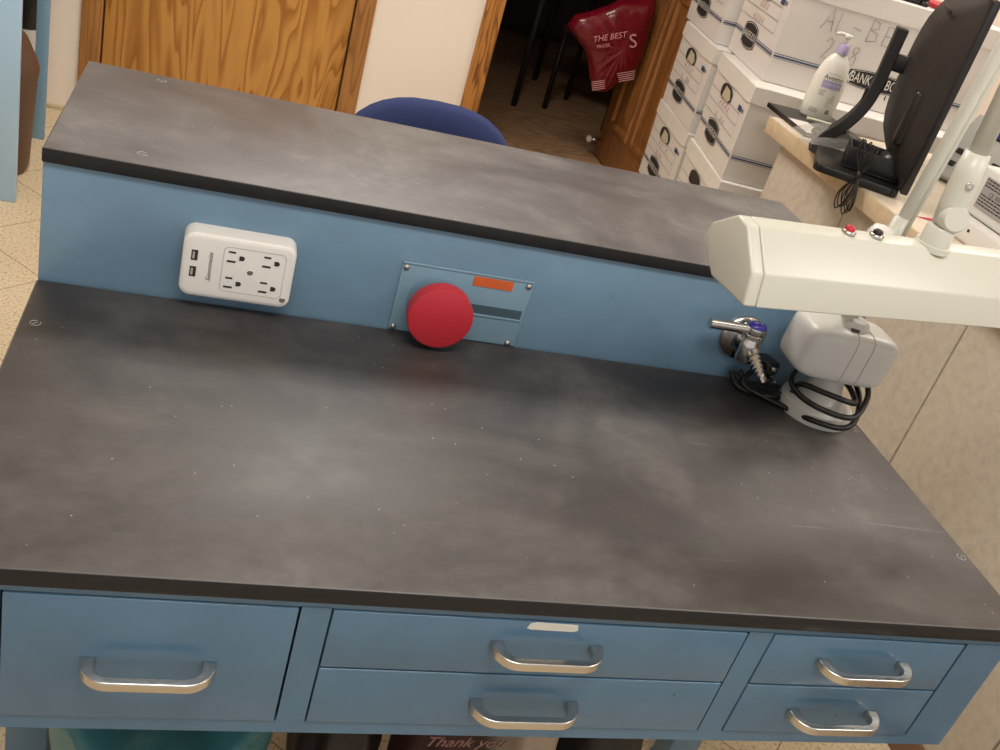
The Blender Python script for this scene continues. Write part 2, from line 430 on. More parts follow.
b = MB(); b.lathe([(.03, 0), (.03, .006), (.012, .012), (.022, .025), (.031, .04), (.025, .055), (0, .06)], M['steel'], frame((DX, y1-.07, .96), (0, 1, 0), (0, 0, 1), (-1, 0, 0)), 20)
b.build('door_knob', door2)
b = MB(); b.tube([(DX+.005, y1-.03, .09), (DX-.05, y1-.03, .085)], .008, M['chrome']); b.lathe([(.016, 0), (.018, .012), (.012, .02), (0, .022)], M['white'], frame((DX-.05, y1-.03, .085), (0, 1, 0), (0, 0, 1), (-1, 0, 0)), 16)
b.build('door_stop', door2)
# ceiling light fittings (the lamps whose light falls here)
for i, (nx, ny) in enumerate(((.35, 1.9), (3.1, 1.9), (.35, -.7), (2.6, -.7))):
    t = thing('ceiling_light', 'recessed fluorescent ceiling light over the ' + ('back left', 'back right', 'front left', 'front right')[i] + ' of the room', 'ceiling light', (nx, ny, CE), 0)
    b = MB(); b.box2((-.61, -.31, -.03), (.61, -.28, 0), M['white']); b.box2((-.61, .28, -.03), (.61, .31, 0), M['white'])
    b.box2((-.61, -.28, -.03), (-.58, .28, 0), M['white']); b.box2((.58, -.28, -.03), (.61, .28, 0), M['white']); b.build('light_frame', t)
    b = MB(); b.box2((-.58, -.28, -.012), (.58, .28, -.004), M['lamp_diff']); b.build('diffuser', t)

# ------------------------------------------------------------ the blue workbench
W = 1.129
bench = thing('workbench', 'blue steel laboratory workbench with charcoal top, raised rear shelf and five drawers', 'workbench')
b = MB(); b.box2((0, 0, H-.0195), (W, .498, H), M['worktop'], .0022)
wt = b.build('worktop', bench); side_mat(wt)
b = MB()   # screw caps set in the top: thin ring and slot
def screwcap(mb, x, y, z, r=.0055, a=.6):
    ring = []
    for k in range(25):
        t_ = a + .5 + 2*PI*.86*k/24; ring.append((x+r*math.cos(t_), y+r*math.sin(t_), z+.0002))
    mb.tube(ring, .00045, M['groove'], 5); mb.tube([(x-r*.7*math.cos(a), y-r*.7*math.sin(a), z+.0002), (x+r*.7*math.cos(a), y+r*.7*math.sin(a), z+.0002)], .0004, M['groove'], 5)
for (x, y, a) in ((.009+.008, .395, .9), (1.116, .123, 1.2), (1.116, .393, .4)):
    q = MB(); screwcap(q, x, y, H, .0055, a); q.build('screw_cap', wt)
SH0, SH1 = .152+H, .170+H
b = MB(); b.box2((0, .494, SH0), (1.133, .847, SH1), M['shelftop'], .0022)
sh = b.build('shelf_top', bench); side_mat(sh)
for (x, y, a) in ((.104, .528, .2), (.101, .82, 1.5)):
    q = MB(); screwcap(q, x, y, SH1, .006, a); q.build('screw_cap', sh)
b = MB()   # riser cabinet under the shelf
b.box2((.001, .5, H-.03), (1.128, .512, SH0), M['blue'], .001)
b.box2((.001, .512, H-.2), (.013, .84, SH0), M['blue']); b.box2((1.116, .512, H-.2), (1.128, .84, SH0), M['blue'])
b.box2((.013, .828, H-.2), (1.116, .84, SH0), M['blue'])
b.build('riser', bench)
# apron carcass with drawer openings
zt, zm, zb, zf = H-.0288, H-.105, H-.1835, H-.2006
xs = [.003, .061, .311, .339, .778, .8075, 1.0606, 1.1195]
b = MB()
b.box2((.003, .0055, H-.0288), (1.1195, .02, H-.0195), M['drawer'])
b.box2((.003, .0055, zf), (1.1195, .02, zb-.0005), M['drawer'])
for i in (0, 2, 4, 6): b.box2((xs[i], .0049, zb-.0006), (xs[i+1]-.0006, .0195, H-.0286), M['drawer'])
b.box2((.003, .0201, zf), (.012, .498, H-.0195), M['blue']); b.box2((1.1105, .0201, zf), (1.1195, .498, H-.0195), M['blue'])
b.box2((.012, .47, zf), (1.1105, .498, H-.0195), M['blue']); b.box2((.012, .03, zf), (1.1105, .47, zf+.004), M['blue'])
b.build('apron', bench)
b = MB(); b.box2((.05, .022, zf+.005), (1.08, .026, H-.022), M['gap']); b.build('drawer_recess', bench)
for x in (.003, 1.079):
    for y in (.385, .79):
        q = MB(); q.box2((x, y, .01), (x+.057, y+.045, H-.2 if y > .5 else zf), M['blue'], .002)
        q.box2((x-.002, y-.002, 0), (x+.059, y+.047, .012), M['blue'], .003); q.build('leg', bench)
def handle(parent, cx, z, y):
    """flat steel bow handle lying level, its ends on the drawer face"""
    wd, pr, hh, th = .118, .030, .0105, .0085
    q = MB(); n = 10
    outer = [(-wd/2, 0)]; inner = [(-wd/2+th+.0045, 0)]
    ro, ri = .026, .017
    for k in range(n+1):
        a = PI + PI/2*k/n
        outer.append((-wd/2+ro+ro*math.cos(a), -(pr-ro)+ro*math.sin(a))); inner.append((-wd/2+th+.0045*(1-k/n)+ri+ri*math.cos(a), -(pr-th-.0+0-ri)+ri*math.sin(a)))
    outer += [(-p[0], p[1]) for p in outer[::-1]]; inner += [(-p[0], p[1]) for p in inner[::-1]]
    N = len(outer); vs = []
    for (ring, zz) in ((outer, -hh/2), (inner, -hh/2), (outer, hh/2), (inner, hh/2)):
        vs += [(cx+p[0], y+p[1], z+zz) for p in ring]
    fs = []
    for i in range(N-1):
        fs += [(i, i+1, N+i+1, N+i), (2*N+i, 3*N+i, 3*N+i+1, 2*N+i+1), (i, 2*N+i, 2*N+i+1, i+1), (N+i, N+i+1, 3*N+i+1, 3*N+i)]
    fs += [(0, N, 3*N, 2*N), (N-1, 3*N-1, 4*N-1, 2*N-1)]
    q.add(vs, fs, M['steel']); o = q.build('handle', parent); autosmooth(o, 40)
    bv = o.modifiers.new('bevel', 'BEVEL'); bv.width = .0011; bv.segments = 2; bv.limit_method = 'ANGLE'
    return o
g = .0012
for (x0, x1, za, zb_, hz) in ((xs[1], xs[2], zb, zt, H-.1075), (xs[3], xs[4], zm, zt, H-.062), (xs[3], xs[4], zb, zm, H-.1455), (xs[5], xs[6], zm, zt, H-.0645), (xs[5], xs[6], zb, zm, H-.1455)):
    xr = x1 - (.0032 if x0 == xs[5] else g)
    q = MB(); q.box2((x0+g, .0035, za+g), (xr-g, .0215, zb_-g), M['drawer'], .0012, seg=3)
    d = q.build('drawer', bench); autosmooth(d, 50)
    handle(d, (x0+x1)/2, hz, .0035)
    if x0 == xs[3] and za == zm:
        q = MB(); q.prism([(.531, 0), (.533, .0065), (.539, .0085), (.583, .0075), (.585, 0), (.58, -.002), (.535, -.0015)], .0004, M['tape'], 0, frame((0, .0034, H-.0385), (1, 0, 0), (0, 0, 1), (0, -1, 0))); q.build('label_tape', d)
# gas / service plate on the riser with its red knob
YR = .5
pl = MB(); pl.box2((.432, YR-.0035, H+.001), (.612, YR, H+.102), M['plateblue'], .001)
plate = pl.build('service_plate', bench)
q = MB(); q.box2((.528, YR-.0040, H+.043), (.607, YR-.003, H+.0565), M['slotblue'], 0); q.build('slot', plate)
q = MB(); q.box2((.527, YR-.0052, H+.0405), (.609, YR-.003, H+.0432), M['plateblue'], .0004); q.build('slot_lip', plate)
q = MB(); q.box2((.432, YR-.0046, H+.0995), (.612, YR-.0005, H+.1022), M['plateblue'], .0005); q.build('top_lip', plate)
q = MB(); q.box2((.529, YR-.0045, H+.084), (.584, YR-.003, H+.0975), M['orange']); q.build('orange_sticker', plate)
for (x, z) in ((.4375, .0945), (.6055, .0945), (.4385, .006), (.600, .005)):
    q = MB(); q.lathe([(.0042, 0), (.0042, .0012), (.0032, .0026), (0, .0032)], M['screw'], frame((x, YR-.0035, H+z), (1, 0, 0), (0, 0, 1), (0, -1, 0)), 16); q.build('screw', plate)
q = MB(); KX = frame((.4865, YR-.0035, H+.0515), (1, 0, 0), (0, 0, 1), (0, -1, 0))
q.lathe([(.0385, 0), (.0385, .022), (.040, .023), (.040, .027)], M['plateblue'], KX, 48); q.build('collar', plate)
q = MB(); q.lathe([(.0405, .027), (.0428, .029), (.0432, .045), (.0425, .0475), (.0405, .0485), (0, .0488)], M['red'], KX, 56); autosmooth(q.build('red_knob', plate, label='round red push knob'), 40)

# ------------------------------------------------------------ white six-outlet wall tap plugged on the riser
ex = thing('outlet_extender', 'white wall outlet extender with four sockets and two USB ports on the blue riser', 'outlet extender', (.2295, YR, H+.064))
EX = frame((0, 0, 0), (1, 0, 0), (0, 0, 1), (0, -1, 0))
q = MB()
b2 = bmesh.new(); pts = rrect(.134, .086, .013, 6)
sec = [(1.0, 0), (1.0, .022), (.985, .026), (.955, .0278), (.9, .0285)]
vs = []; n = len(pts)
for k, (sx, z) in enumerate(sec):
    ins = (0, 0, .0008, .003, .007)[k]
    hw, hh = .067-ins, .043-ins
    rr_ = max(.013-ins*.6, .004)
    vs += [(p[0], p[1], z) for p in rrect(hw*2, hh*2, rr_, 6)]
fs = [(i*n+j, i*n+(j+1) % n, (i+1)*n+(j+1) % n, (i+1)*n+j) for i in range(4) for j in range(n)]
fs += [tuple(range(n-1, -1, -1)), tuple(range(4*n, 5*n))]
q.add(vs, fs, M['white'], True, EX); hs = q.build('housing', ex); autosmooth(hs, 30)
FZ = .0286
q = MB(); ring = rrect(.074, .060, .006, 5, .018, .001)
q.tube([(p[0], p[1], FZ) for p in ring+ring[:1]], .0004, M['groove'], 5, EX); q.build('panel_line', hs)
def slotq(mb, cx, cy, w_, h_, m=None, r=.0004): mb.box((cx, cy, FZ+.00015), (w_, h_, .0006), m or M['slot'], 0, EX)
for cx, cy in ((-.0075, .018), (.0345, .018), (-.0075, -.017), (.0345, -.017)):
    q = MB()
    slotq(q, cx-.002, cy+.0066, .0085, .0022); slotq(q, cx-.002, cy-.0058, .0102, .0024)
    pts = [(cx+.0105+.003*math.cos(a_), cy+.003*math.sin(a_)) for a_ in [PI/2*i/6-PI/2+0 for i in range(13)]] + [(cx+.007, cy+.003), (cx+.007, cy-.003)]
    q.prism(pts, .0005, M['slot'], 0, EX @ Matrix.Translation((0, 0, FZ)))
    q.build('socket', ex)
for cy in (.0135, -.0085):
    q = MB(); q.box((-.0525, cy, FZ), (.0075, .0135, .001), M['slot'], 0, EX); q.box((-.0535, cy, FZ+.0004), (.0025, .009, .0008), M['groove'], 0, EX)
    q.build('usb_port', ex)
q = MB(); q.text('Seenomeite', .0082, M['print'], EX @ Matrix.Translation((-.0335, .000, FZ+.0003)) @ Matrix.Rotation(PI/2, 4, 'Z'), shear=.45); q.build('brand_lettering', ex)
for cx, cy in ((.0145, .001), (.058, -.030)):
    q = MB(); q.lathe([(.0036, 0), (.0036, .0006), (.0022, .0008), (0, .0003)], M['steel'], EX @ Matrix.Translation((cx, cy, FZ-.0002)), 16); q.build('screw', ex)

# ------------------------------------------------------------ chrome gas tap
tp = thing('gas_tap', 'chrome laboratory gas tap with blue index button on the riser', 'tap', (.944, YR, H+.068))
tp.scale = (1.22, 1.0, 1.22)
q = MB(); q.lathe([(.029, 0), (.029, .004), (.025, .007), (.012, .010)], M['chrome'], EX, 36); q.build('flange', tp)
q = MB(); q.tube([(0, -.006, 0), (0, -.028, .002)], .0095, M['chrome'], 20)
q.lathe([(.0105, -.022), (.0125, -.016), (.0125, .004), (.0105, .008), (.0135, .010), (.0135, .014), (.011, .016)], M['chrome'], Matrix.Translation((0, -.028, .003)), 28)
q.lathe([(0, 0), (.007, .001), (.007, .006)], M['black'], Matrix.Translation((.001, -.004, -.022)), 10)
autosmooth(q.build('valve_body', tp), 40)
q = MB()   # lever: flat blade pointing left, hub around the button
q.lathe([(.0125, 0), (.0135, .003), (.0125, .0085)], M['chrome'], Matrix.Translation((0, -.028, .018)), 28)
q.tube([(-.008, -.028, .022), (-.024, -.029, .0225), (-.044, -.030, .023), (-.062, -.0305, .023)], [.0062, .0056, .0062, .0066], M['chrome'], 12, flat=.95, smoothpts=4); autosmooth(q.build('lever', tp), 40)
q = MB(); q.lathe([(.0118, 0), (.0118, .002), (.009, .0045), (0, .0055)], M['bluecap'], Matrix.Translation((0, -.028, .0265)), 28); bb = q.build('index_button', tp)
q = MB(); q.text('GAS', .006, M['white'], Matrix.Translation((0, -.028, .0318))); q.build('button_lettering', bb)
q = MB()   # serrated hose nozzle pointing forward and down
prof = [(.0075, 0), (.0075, .006)]
for k in range(5):
    r0 = .0068-.0006*k; prof += [(r0-.0008, .008+k*.0055), (r0+.0003, .0125+k*.0055)]
prof += [(.0035, .037), (.0030, .044), (0, .0445)]
dirn = Vector((.30, -.72, -.50)).normalized(); uu = dirn.cross(Vector((0, 0, 1))).normalized(); vv = dirn.cross(uu)
q.lathe(prof, M['chrome'], frame((.003, -.034, -.004), uu, vv, dirn) @ Matrix.Diagonal((1.25, 1.25, 1, 1)), 22, smooth=False); q.build('hose_nozzle', tp)

# ------------------------------------------------------------ power plug and cord coiled round the lamp foot
cp = thing('power_cord', 'black power cord looped around the lamp foot with its plug at the riser', 'cord', (1.0, .45, H))
def L2(pts): return [((x if x < 1.06 else 1.06+(x-1.06)*.62)-1.0, y-.45, z) for x, y, z in pts]
q = MB()
q.tube(L2([(.972, .478, .03), (.955, .462, .012), (.985, .44, .006), (1.02, .41, .006), (1.03, .385, .012), (1.06, .362, .018), (1.10, .368, .026), (1.13, .398, .042), (1.138, .43, .055), (1.12, .46, .06), (1.08, .475, .055), (1.03, .46, .05), (1.005, .43, .045), (1.003, .40, .042), (1.02, .375, .040), (1.055, .360, .038), (1.09, .362, .042), (1.125, .385, .06), (1.14, .41, .07)]), .0042, M['cord'], 10, smoothpts=8)
q.tube(L2([(.955, .485, .02), (.972, .47, .005), (1.0, .455, .006), (1.02, .44, .02), (1.01, .415, .050), (1.03, .385, .058), (1.065, .372, .056), (1.10, .385, .05), (1.11, .42, .055), (1.09, .45, .06)]), .0042, M['cord'], 10, smoothpts=8)
q.tube(L2([(.945, .488, .015), (.95, .465, .005), (.975, .45, .005), (.99, .44, .010), (1.01, .445, .006)]), .0045, M['cord'], 10, smoothpts=8)
q.build('cable', cp)
q = MB(); q.box((0, 0, 0), (.026, .032, .022), M['cord'], .004, Matrix.Translation((-.02, .018, .045)) @ Matrix.Rotation(.3, 4, 'Z'), 3)
q.box((0, 0, 0), (.012, .018, .014), M['cord'], .003, Matrix.Translation((-.022, .002, .030)), 2); q.build('plug', cp)
q = MB(); q.box((-.018, -.001, .05), (.008, .006, .006), M['steel'], .001); q.box((-.014, -.008, .035), (.005, .008, .002), M['steel']); q.build('plug_prong', cp)

# ------------------------------------------------------------ articulated bench lamp
lamp = thing('bench_lamp', 'cream articulated bench lamp with long rectangular head and grey round foot', 'lamp', (1.062, .432, H))
q = MB(); q.lathe([(.054, 0), (.055, .004), (.053, .018), (.047, .023), (.036, .028), (.026, .044), (.023, .06), (.022, .075)], M['lampgrey'], None, 48); autosmooth(q.build('lamp_foot', lamp), 40)
q = MB()   # rounded spring housing
HX = Matrix.Translation((-.006, .002, .106)) @ Matrix.Rotation(math.radians(-2), 4, 'Z') @ Matrix.Rotation(math.radians(2.5), 4, 'Y')
def superbox(mb, hx, hy, hz, m, X, e=.38, n=36, mth=20, taper=.0):
    vs = []; fs = []
    def sp(c, p): return math.copysign(abs(c)**p, c)
    for i in range(mth+1):
        ph = -PI/2 + PI*i/mth
        for k in range(n):
            t_ = 2*PI*k/n
            y_ = hy*sp(math.cos(ph), e)*sp(math.cos(t_), e); z_ = hz*sp(math.cos(ph), e)*sp(math.sin(t_), e)
            x_ = hx*sp(math.sin(ph), e); f_ = 1+taper*x_/hx
            vs.append((x_, y_*f_, z_*f_))
    for i in range(mth):
        for k in range(n): fs.append((i*n+k, i*n+(k+1) % n, (i+1)*n+(k+1) % n, (i+1)*n+k))
    fs += [tuple(range(n-1, -1, -1)), tuple(range(mth*n, mth*n+n))]
    return mb.add(vs, fs, m, True, X)
superbox(q, .074, .042, .040, M['lampgrey'], HX, .38); hsg = q.build('spring_housing', lamp)
for xx in (-.004, .022):
    q = MB(); ring = []
    def sp(c, p): return math.copysign(abs(c)**p, c)
    for k in range(49):
        t_ = 2*PI*k/48; f_ = (1-abs(xx/.074)**(2/.38))**(.19)
        ring.append((xx, .0421*f_*sp(math.cos(t_), .38), 0.0401*f_*sp(math.sin(t_), .38)))
    q.tube(ring, .0005, M['groove'], 5, HX); q.build('seam_line', hsg)
q = MB(); q.lathe([(.020, -.004), (.020, .016), (.015, .02)], M['lampgrey'], Matrix.Translation((-.002, -.002, .136)), 28); q.box((-.012, -.021, .145), (.012, .006, .008), M['dark'], .001)
q.build('swivel_collar', lamp)
# lower double arm, upper single arm, elbow (above the picture)
E1 = Vector((.030, .004, .72)); A0 = Vector((-.012, .0, .155))
q = MB()
for off, r in ((-.009, .0082), (.0095, .0055)):
    o_ = Vector((off, -.004 if off < 0 else .006, 0)); q.tube([A0+o_, E1+o_], r, M['armgrey'], 20)
q.build('lower_arm', lamp)
q = MB(); s0 = A0+(E1-A0)*.12; s1 = A0+(E1-A0)*.275
q.tube([s0+Vector((-.012, -.004, 0)), s1+Vector((-.012, -.004, 0))], [.0125, .0098], M['armgrey'], 20)
q.lathe([(0, -.02), (.012, -.018), (.017, -.008), (.017, .008), (.012, .018), (0, .02)], M['white'], Matrix.Translation(A0+(E1-A0)*.215+Vector((-.034, -.01, 0))), 20)
q.lathe([(0, -.018), (.011, -.016), (.015, -.006), (.015, .006), (.011, .016), (0, .018)], M['white'], Matrix.Translation(A0+(E1-A0)*.215+Vector((.034, -.01, 0))), 20)
q.build('arm_sleeve', lamp)
# head: profile across, extruded along its length
yaw = math.radians(9); ax = Vector((math.cos(yaw), math.sin(yaw), 0)); pn = Vector((-math.sin(yaw), math.cos(yaw), 0))
base = Vector((1.062, .432, H)); P4 = Vector((.733, .196, .25+H)) - base
prof = [(0, 0), (.008, .036), (.045, .074), (.066, .077), (.104, .050), (.109, .031), (.075, .004), (.070, .0)]
HM = frame(P4, pn, (0, 0, 1), ax)
# the extruder's z must run along ax; pn x z = ax up to sign, so build directly
def extrude_profile(pts, z0, z1, m, bev, nm, parent):
    vs = []; n = len(pts)
    for zz in (z0, z1):
        vs += [tuple(P4 + pn*p[0] + Vector((0, 0, p[1])) + ax*zz) for p in pts]
    fs = [(i, (i+1) % n, n+(i+1) % n, n+i) for i in range(n)] + [tuple(range(n-1, -1, -1)), tuple(range(n, 2*n))]
    mb = MB(); mb.add(vs, fs, m); o = mb.build(nm, parent)
    bv = o.modifiers.new('bevel', 'BEVEL'); bv.width = bev; bv.segments = 4; bv.limit_method = 'ANGLE'; bv.angle_limit = math.radians(15)
    for p in o.data.polygons: p.use_smooth = True
    return o
head = extrude_profile(prof, .0172, .60, M['offwhite'], .0022, 'lamp_head', lamp)
cap = extrude_profile(prof, 0, .0168, M['offwhite'], .0035, 'end_cap', head)
cap2 = extrude_profile(prof, .601, .617, M['offwhite'], .005, 'end_cap', head)
def onhead(t_, a_, z_): return P4 + ax*t_ + pn*a_ + Vector((0, 0, z_))
for t_, m in ((.148, 'red'), (.190, 'black')):
    q = MB(); X = Matrix.Translation(onhead(t_, .056, .0755)); q.lathe([(.0085, 0), (.0085, .003), (.006, .004)], M['steel'], X, 20); q.lathe([(.0058, .003), (.0058, .007), (.004, .009), (0, .0095)], M[m], X, 20); q.build('push_button', head)
J = onhead(.279, .055, .076)
q = MB(); q.lathe([(.0205, -.006), (.0205, .001), (.0178, .0015), (.0172, .020), (.015, .023)], M['armgrey'], Matrix.Translation(J), 32)
autosmooth(q.build('head_joint', lamp), 35)
q = MB(); kdir = Vector((-.25, -.93, .25)).normalized(); ku = kdir.cross(Vector((0, 0, 1))).normalized()
q.lathe([(.0155, -.012), (.0165, -.009), (.0165, .008), (.014, .012), (0, .0125)], M['armgrey'], frame(J+Vector((.004, -.004, .036)), ku, kdir.cross(ku), kdir), 32); autosmooth(q.build('tension_knob', lamp), 35)
E2 = Vector((J.x-.006, J.y+.012, E1.z))
U0 = J+Vector((.004, .004, .026)); U1 = U0+(E2-U0)*.235
q = MB(); q.tube([U0, U0+(U1-U0)*.3, U0+(U1-U0)*.65, U1], [.0145, .0165, .0165, .0145], M['armgrey'], 24); q.build('arm_knuckle', lamp)
q = MB(); q.tube([U1-(E2-U0)*.01, E2], .0112, M['armgrey'], 24); q.build('upper_arm', lamp)
q = MB(); sx = U0+(U1-U0)*.55; q.lathe([(.0045, 0), (.0045, .002), (.003, .0022), (0, .001)], M['steel'], frame(sx+kdir*.0165, ku, kdir.cross(ku), kdir), 16); q.build('screw', lamp)
q = MB(); q.tube([E1+Vector((0, .02, 0)), E2+Vector((0, -.02, 0))], .02, M['armgrey'], 24); q.build('elbow', lamp)

# ------------------------------------------------------------ beige counter on the right
DZ = H+.1; CX = 1.6
ct = thing('counter', 'beige speckled laminate counter with panelled side, right of the blue bench', 'counter', (CX, 0, 0))
q = MB(); q.box2((0, -.9, DZ-.043), (2.2, 1.815, DZ-.0015), M['edge'], .001); q.box2((.002, -.9, DZ-.0014), (2.2, 1.813, DZ), M['desktop']); q.build('countertop', ct)
for ya, yb in ((-.9, .275), (.28, .828), (.833, 1.352), (1.357, 1.735)):
    q = MB(); q.box2((.022, ya, .075), (.042, yb, DZ-.043), M['laminate'], .001); q.build('side_panel', ct)
q = MB(); q.box2((.04, -.9, .075), (.06, 1.735, DZ-.043), M['brownboard']); q.box2((.042, 1.715, .075), (2.2, 1.735, DZ-.043), M['laminate']); q.build('carcass', ct)
q = MB(); q.box2((.018, -.9, 0), (.03, 1.735, .075), M['brownboard'], .002); q.build('cove_base', ct)

# ------------------------------------------------------------ record boxes
BW, BL, BH = .415, .68, .293     # end width, length, stacking height
def badge(mb, cx, cy, w_, h_, X):
    def shape(s):
        W2, H2 = w_/2*s, h_/2*s; pts = []
        for k in range(9):
            u = -1+2*k/8; pts.append((cx+u*W2*.93, cy+H2*(.72+.28*(1-u*u))))
        for k in range(9):
            u = 1-2*k/8; pts.append((cx+u*W2*.93, cy-H2*(.72+.28*(1-u*u))))
        pts.insert(9, (cx+W2, cy)); pts.append((cx-W2, cy))
        return pts
    def poly(s, z, m): p = shape(s); mb.add([(a, c, z) for a, c in p], [tuple(range(len(p)))], m, False, X)
    poly(1, .0008, M['print']); poly(.93, .0011, M['card']); poly(.89, .0014, M['print'])
    mb.text('BANKERS BOX', w_*.132, M['card'], X @ Matrix.Translation((cx, cy, .0018)) @ Matrix.Diagonal((1, 1.5, 1, 1)))
def rect(mb, x0, y0, x1, y1, m, X, z=.0007): mb.add([(x0, y0, z), (x1, y0, z), (x1, y1, z), (x0, y1, z)], [(0, 1, 2, 3)], m, False, X)
def record_box(x, y, z, rz, label, open_hole=True, writing=False):
    t = thing('record_box', label, 'box', (x, y, z), rz, 'white cardboard record boxes stacked by the counter')
    # origin: front-left lower corner; length along +x, end (width) along +y
    q = MB(); h = BH-.018; tp_ = .006
    hz0, hz1, hy0, hy1 = h*.70, h*.86, BW*.36, BW*.62     # hand hole
    vs = [(0, 0, 0), (BL, 0, 0), (BL, BW, 0), (0, BW, 0), (-tp_, -tp_, h), (BL+tp_, -tp_, h), (BL+tp_, BW+tp_, h), (-tp_, BW+tp_, h)]
    q.add(vs, [(0, 3, 2, 1), (0, 1, 5, 4), (1, 2, 6, 5), (2, 3, 7, 6), (3, 0, 4, 7), (4, 5, 6, 7)], M['card'])
    EXb = frame((-.0012, BW, 0), (0, -1, 0), (-tp_/h, 0, 1), (-1, 0, 0))   # end face, u to the right as seen
    SX = frame((0, -.0012, 0), (1, 0, 0), (0, -tp_/h, 1), (0, -1, 0))     # long side
    sz = .072
    for X, L_, by, bw_ in ((EXb, BW, BW*.40, .150), (SX, BL, BL*.50, .20)):
        for dz, th, m in ((0, .0045, 'bluestripe'), (.0065, .0018, 'bluestripe'), (-.0055, .0014, 'thinline')):
            for a, c in ((0.002, by-bw_/2-.006), (by+bw_/2+.006, L_-.002)): rect(q, a, sz+dz-th/2, c, sz+dz+th/2, M[m], X)
        badge(q, by, sz+.002, bw_, .075 if X is EXb else .052, X)
    for zz in (.118, .152, .188): rect(q, .004, zz, BW*.88, zz+.0014, M['thinline'], EXb)
    rect(q, BW*.88, .118, BW*.88+.0012, .1894, M['thinline'], EXb)
    rect(q, BW*.80, .196, BW*.885, .212, M['bluestripe'], EXb); rect(q, BW*.90, .199, BW*.94, .209, M['thinline'], EXb)
    for row in (.122, .160):
        xx = .14
        for k in range(4):
            w_ = random.uniform(.014, .022); hgt = random.uniform(.016, .024)
            if random.random() < .85:
                q.tube([(xx, row+hgt, .001), (xx+w_*.1, row, .001), (xx+w_*.6, row+hgt*.5, .001), (xx+w_, row+hgt*.9, .001), (xx+w_*.8, row, .001)], .0007, M['pinkink'], 4, EXb)
            xx += w_+.012
    if writing:
        def stroke(pts): q.tube([(a, c, .0012) for a, c in pts], .0008, M['pen'], 5, SX)
        def g(ox, oy, s, pts): stroke([(.012+(ox+a*s)*.80, oy-.008+c*s*.9) for a, c in pts])
        s = .056; oy = .180
        g(.115, oy, s, [(0, 0), (.5, 1.15), (.78, -.05)]); g(.115, oy, s, [(.2, .45), (.72, .48)])
        g(.175, oy, s, [(0, 1.05), (0, 0), (.62, .02)])
        g(.235, oy, s, [(0, .5), (.6, .42)])
        g(.300, oy, s, [(0, 0), (.05, 1.2), (.5, 1.05), (.55, .75), (.05, .62), (.6, .5), (.68, .1), (0, -.02)])
        g(.365, oy, s, [(.55, 1.0), (.02, 1.0), (0, 0), (.6, 0)]); g(.365, oy, s, [(0, .5), (.45, .5)])
        oy = .108; ox = .160
        g(ox, oy, s, [(0, .85), (.2, 1.1), (.5, 1.0), (.4, .6), (0, 0), (.6, .05)])
        g(ox+.048, oy, s, [(.25, 1), (0, .6), (.1, .1), (.4, 0), (.55, .5), (.4, .95), (.25, 1)])
        g(ox+.088, oy, s, [(.1, 1.05), (.08, 0)])
        g(ox+.105, oy, s, [(.5, 1.0), (.15, .95), (.15, .7), (.5, .45), (.5, .05), (.15, 0), (.05, .25), (.55, .8), (.5, 1.0)])
    body = q.build('box_body', t)
    q = MB()   # hand hole: rounded dark recess with the paper behind
    hp = [(BW-hy1, hz0), (BW-hy0, hz0)] ; cxh = BW*.44; pts = []
    for k in range(17):
        a = PI*k/16; pts.append((cxh+.066*math.cos(a), h*.735+.030*math.sin(a)**.7 if 0 < k < 16 else h*.735))
    pts += [(cxh-.062, h*.735-.012), (cxh-.050, h*.735-.018), (cxh+.036, h*.735-.018), (cxh+.062, h*.735-.012)]
    q.add([(a, c, .0025) for a, c in pts], [tuple(range(len(pts)))], M['hole'], False, EXb)
    if open_hole:
        q.add([(cxh-.036, h*.735-.015, .0032), (cxh+.036, h*.735-.017, .0032), (cxh+.060, h*.735-.004, .0032), (cxh+.034, h*.735+.018, .0032), (cxh-.020, h*.735+.022, .0032)], [(0, 1, 2, 3, 4)], M['holepaper'], False, EXb)
    q.build('hand_hole', t)
    q = MB()   # lid: shallow tray with slightly wavy lower rim and open corner flaps
    lw, ll, lh = BW+.018, BL+.018, .056; z0 = BH-lh; n = 14
    rim = []
    for (a, c) in (((-.009, -.009), (ll-.009, -.009)), ((ll-.009, -.009), (ll-.009, lw-.009)), ((ll-.009, lw-.009), (-.009, lw-.009)), ((-.009, lw-.009), (-.009, -.009))):
        for k in range(n): f_ = k/n; rim.append((a[0]+(c[0]-a[0])*f_, a[1]+(c[1]-a[1])*f_, .5-abs(f_-.5)))
    vs = [(p[0], p[1], z0+random.uniform(-.002, .002)+.006*max(0, .08-p[2])/.08) for p in rim] + [(p[0]+.001*random.uniform(-1, 1), p[1], BH-.003+random.uniform(-.0015, .0008)) for p in rim]
    N = len(rim); cx_, cy_ = (ll-.018)/2, (lw-.018)/2
    vs += [(cx_+(p[0]-cx_)*.985, cy_+(p[1]-cy_)*.975, BH) for p in rim]
    fs = [(i, (i+1) % N, N+(i+1) % N, N+i) for i in range(N)] + [(N+i, N+(i+1) % N, 2*N+(i+1) % N, 2*N+i) for i in range(N)] + [tuple(range(2*N, 3*N))]
    q.add(vs, fs, M['cardlid']); lo = q.build('box_lid', t)
    sm = lo.modifiers.new('thick', 'SOLIDIFY'); sm.thickness = .0025; sm.offset = -1
    return t
names = ['bottom', 'second', 'third', 'top']
ZA = [0, .295, .59, .885]
offA = [(1.675, 2.05, -9), (1.675, 2.06, -8), (1.67, 2.065, -9), (1.722, 2.150, -8)]
offB = [(1.735, 2.50, -5), (1.745, 2.53, -6), (1.735, 2.535, -7), (1.745, 2.60, -7)]
txtA = ['white record box at the foot of the front stack, beside the counter', 'white record box second from the floor in the front stack, cut by the shelf edge',
        'white record box directly under the box marked AL - BE, in the front stack', 'white record box marked AL - BE 2018 in pen, topmost of the front stack']
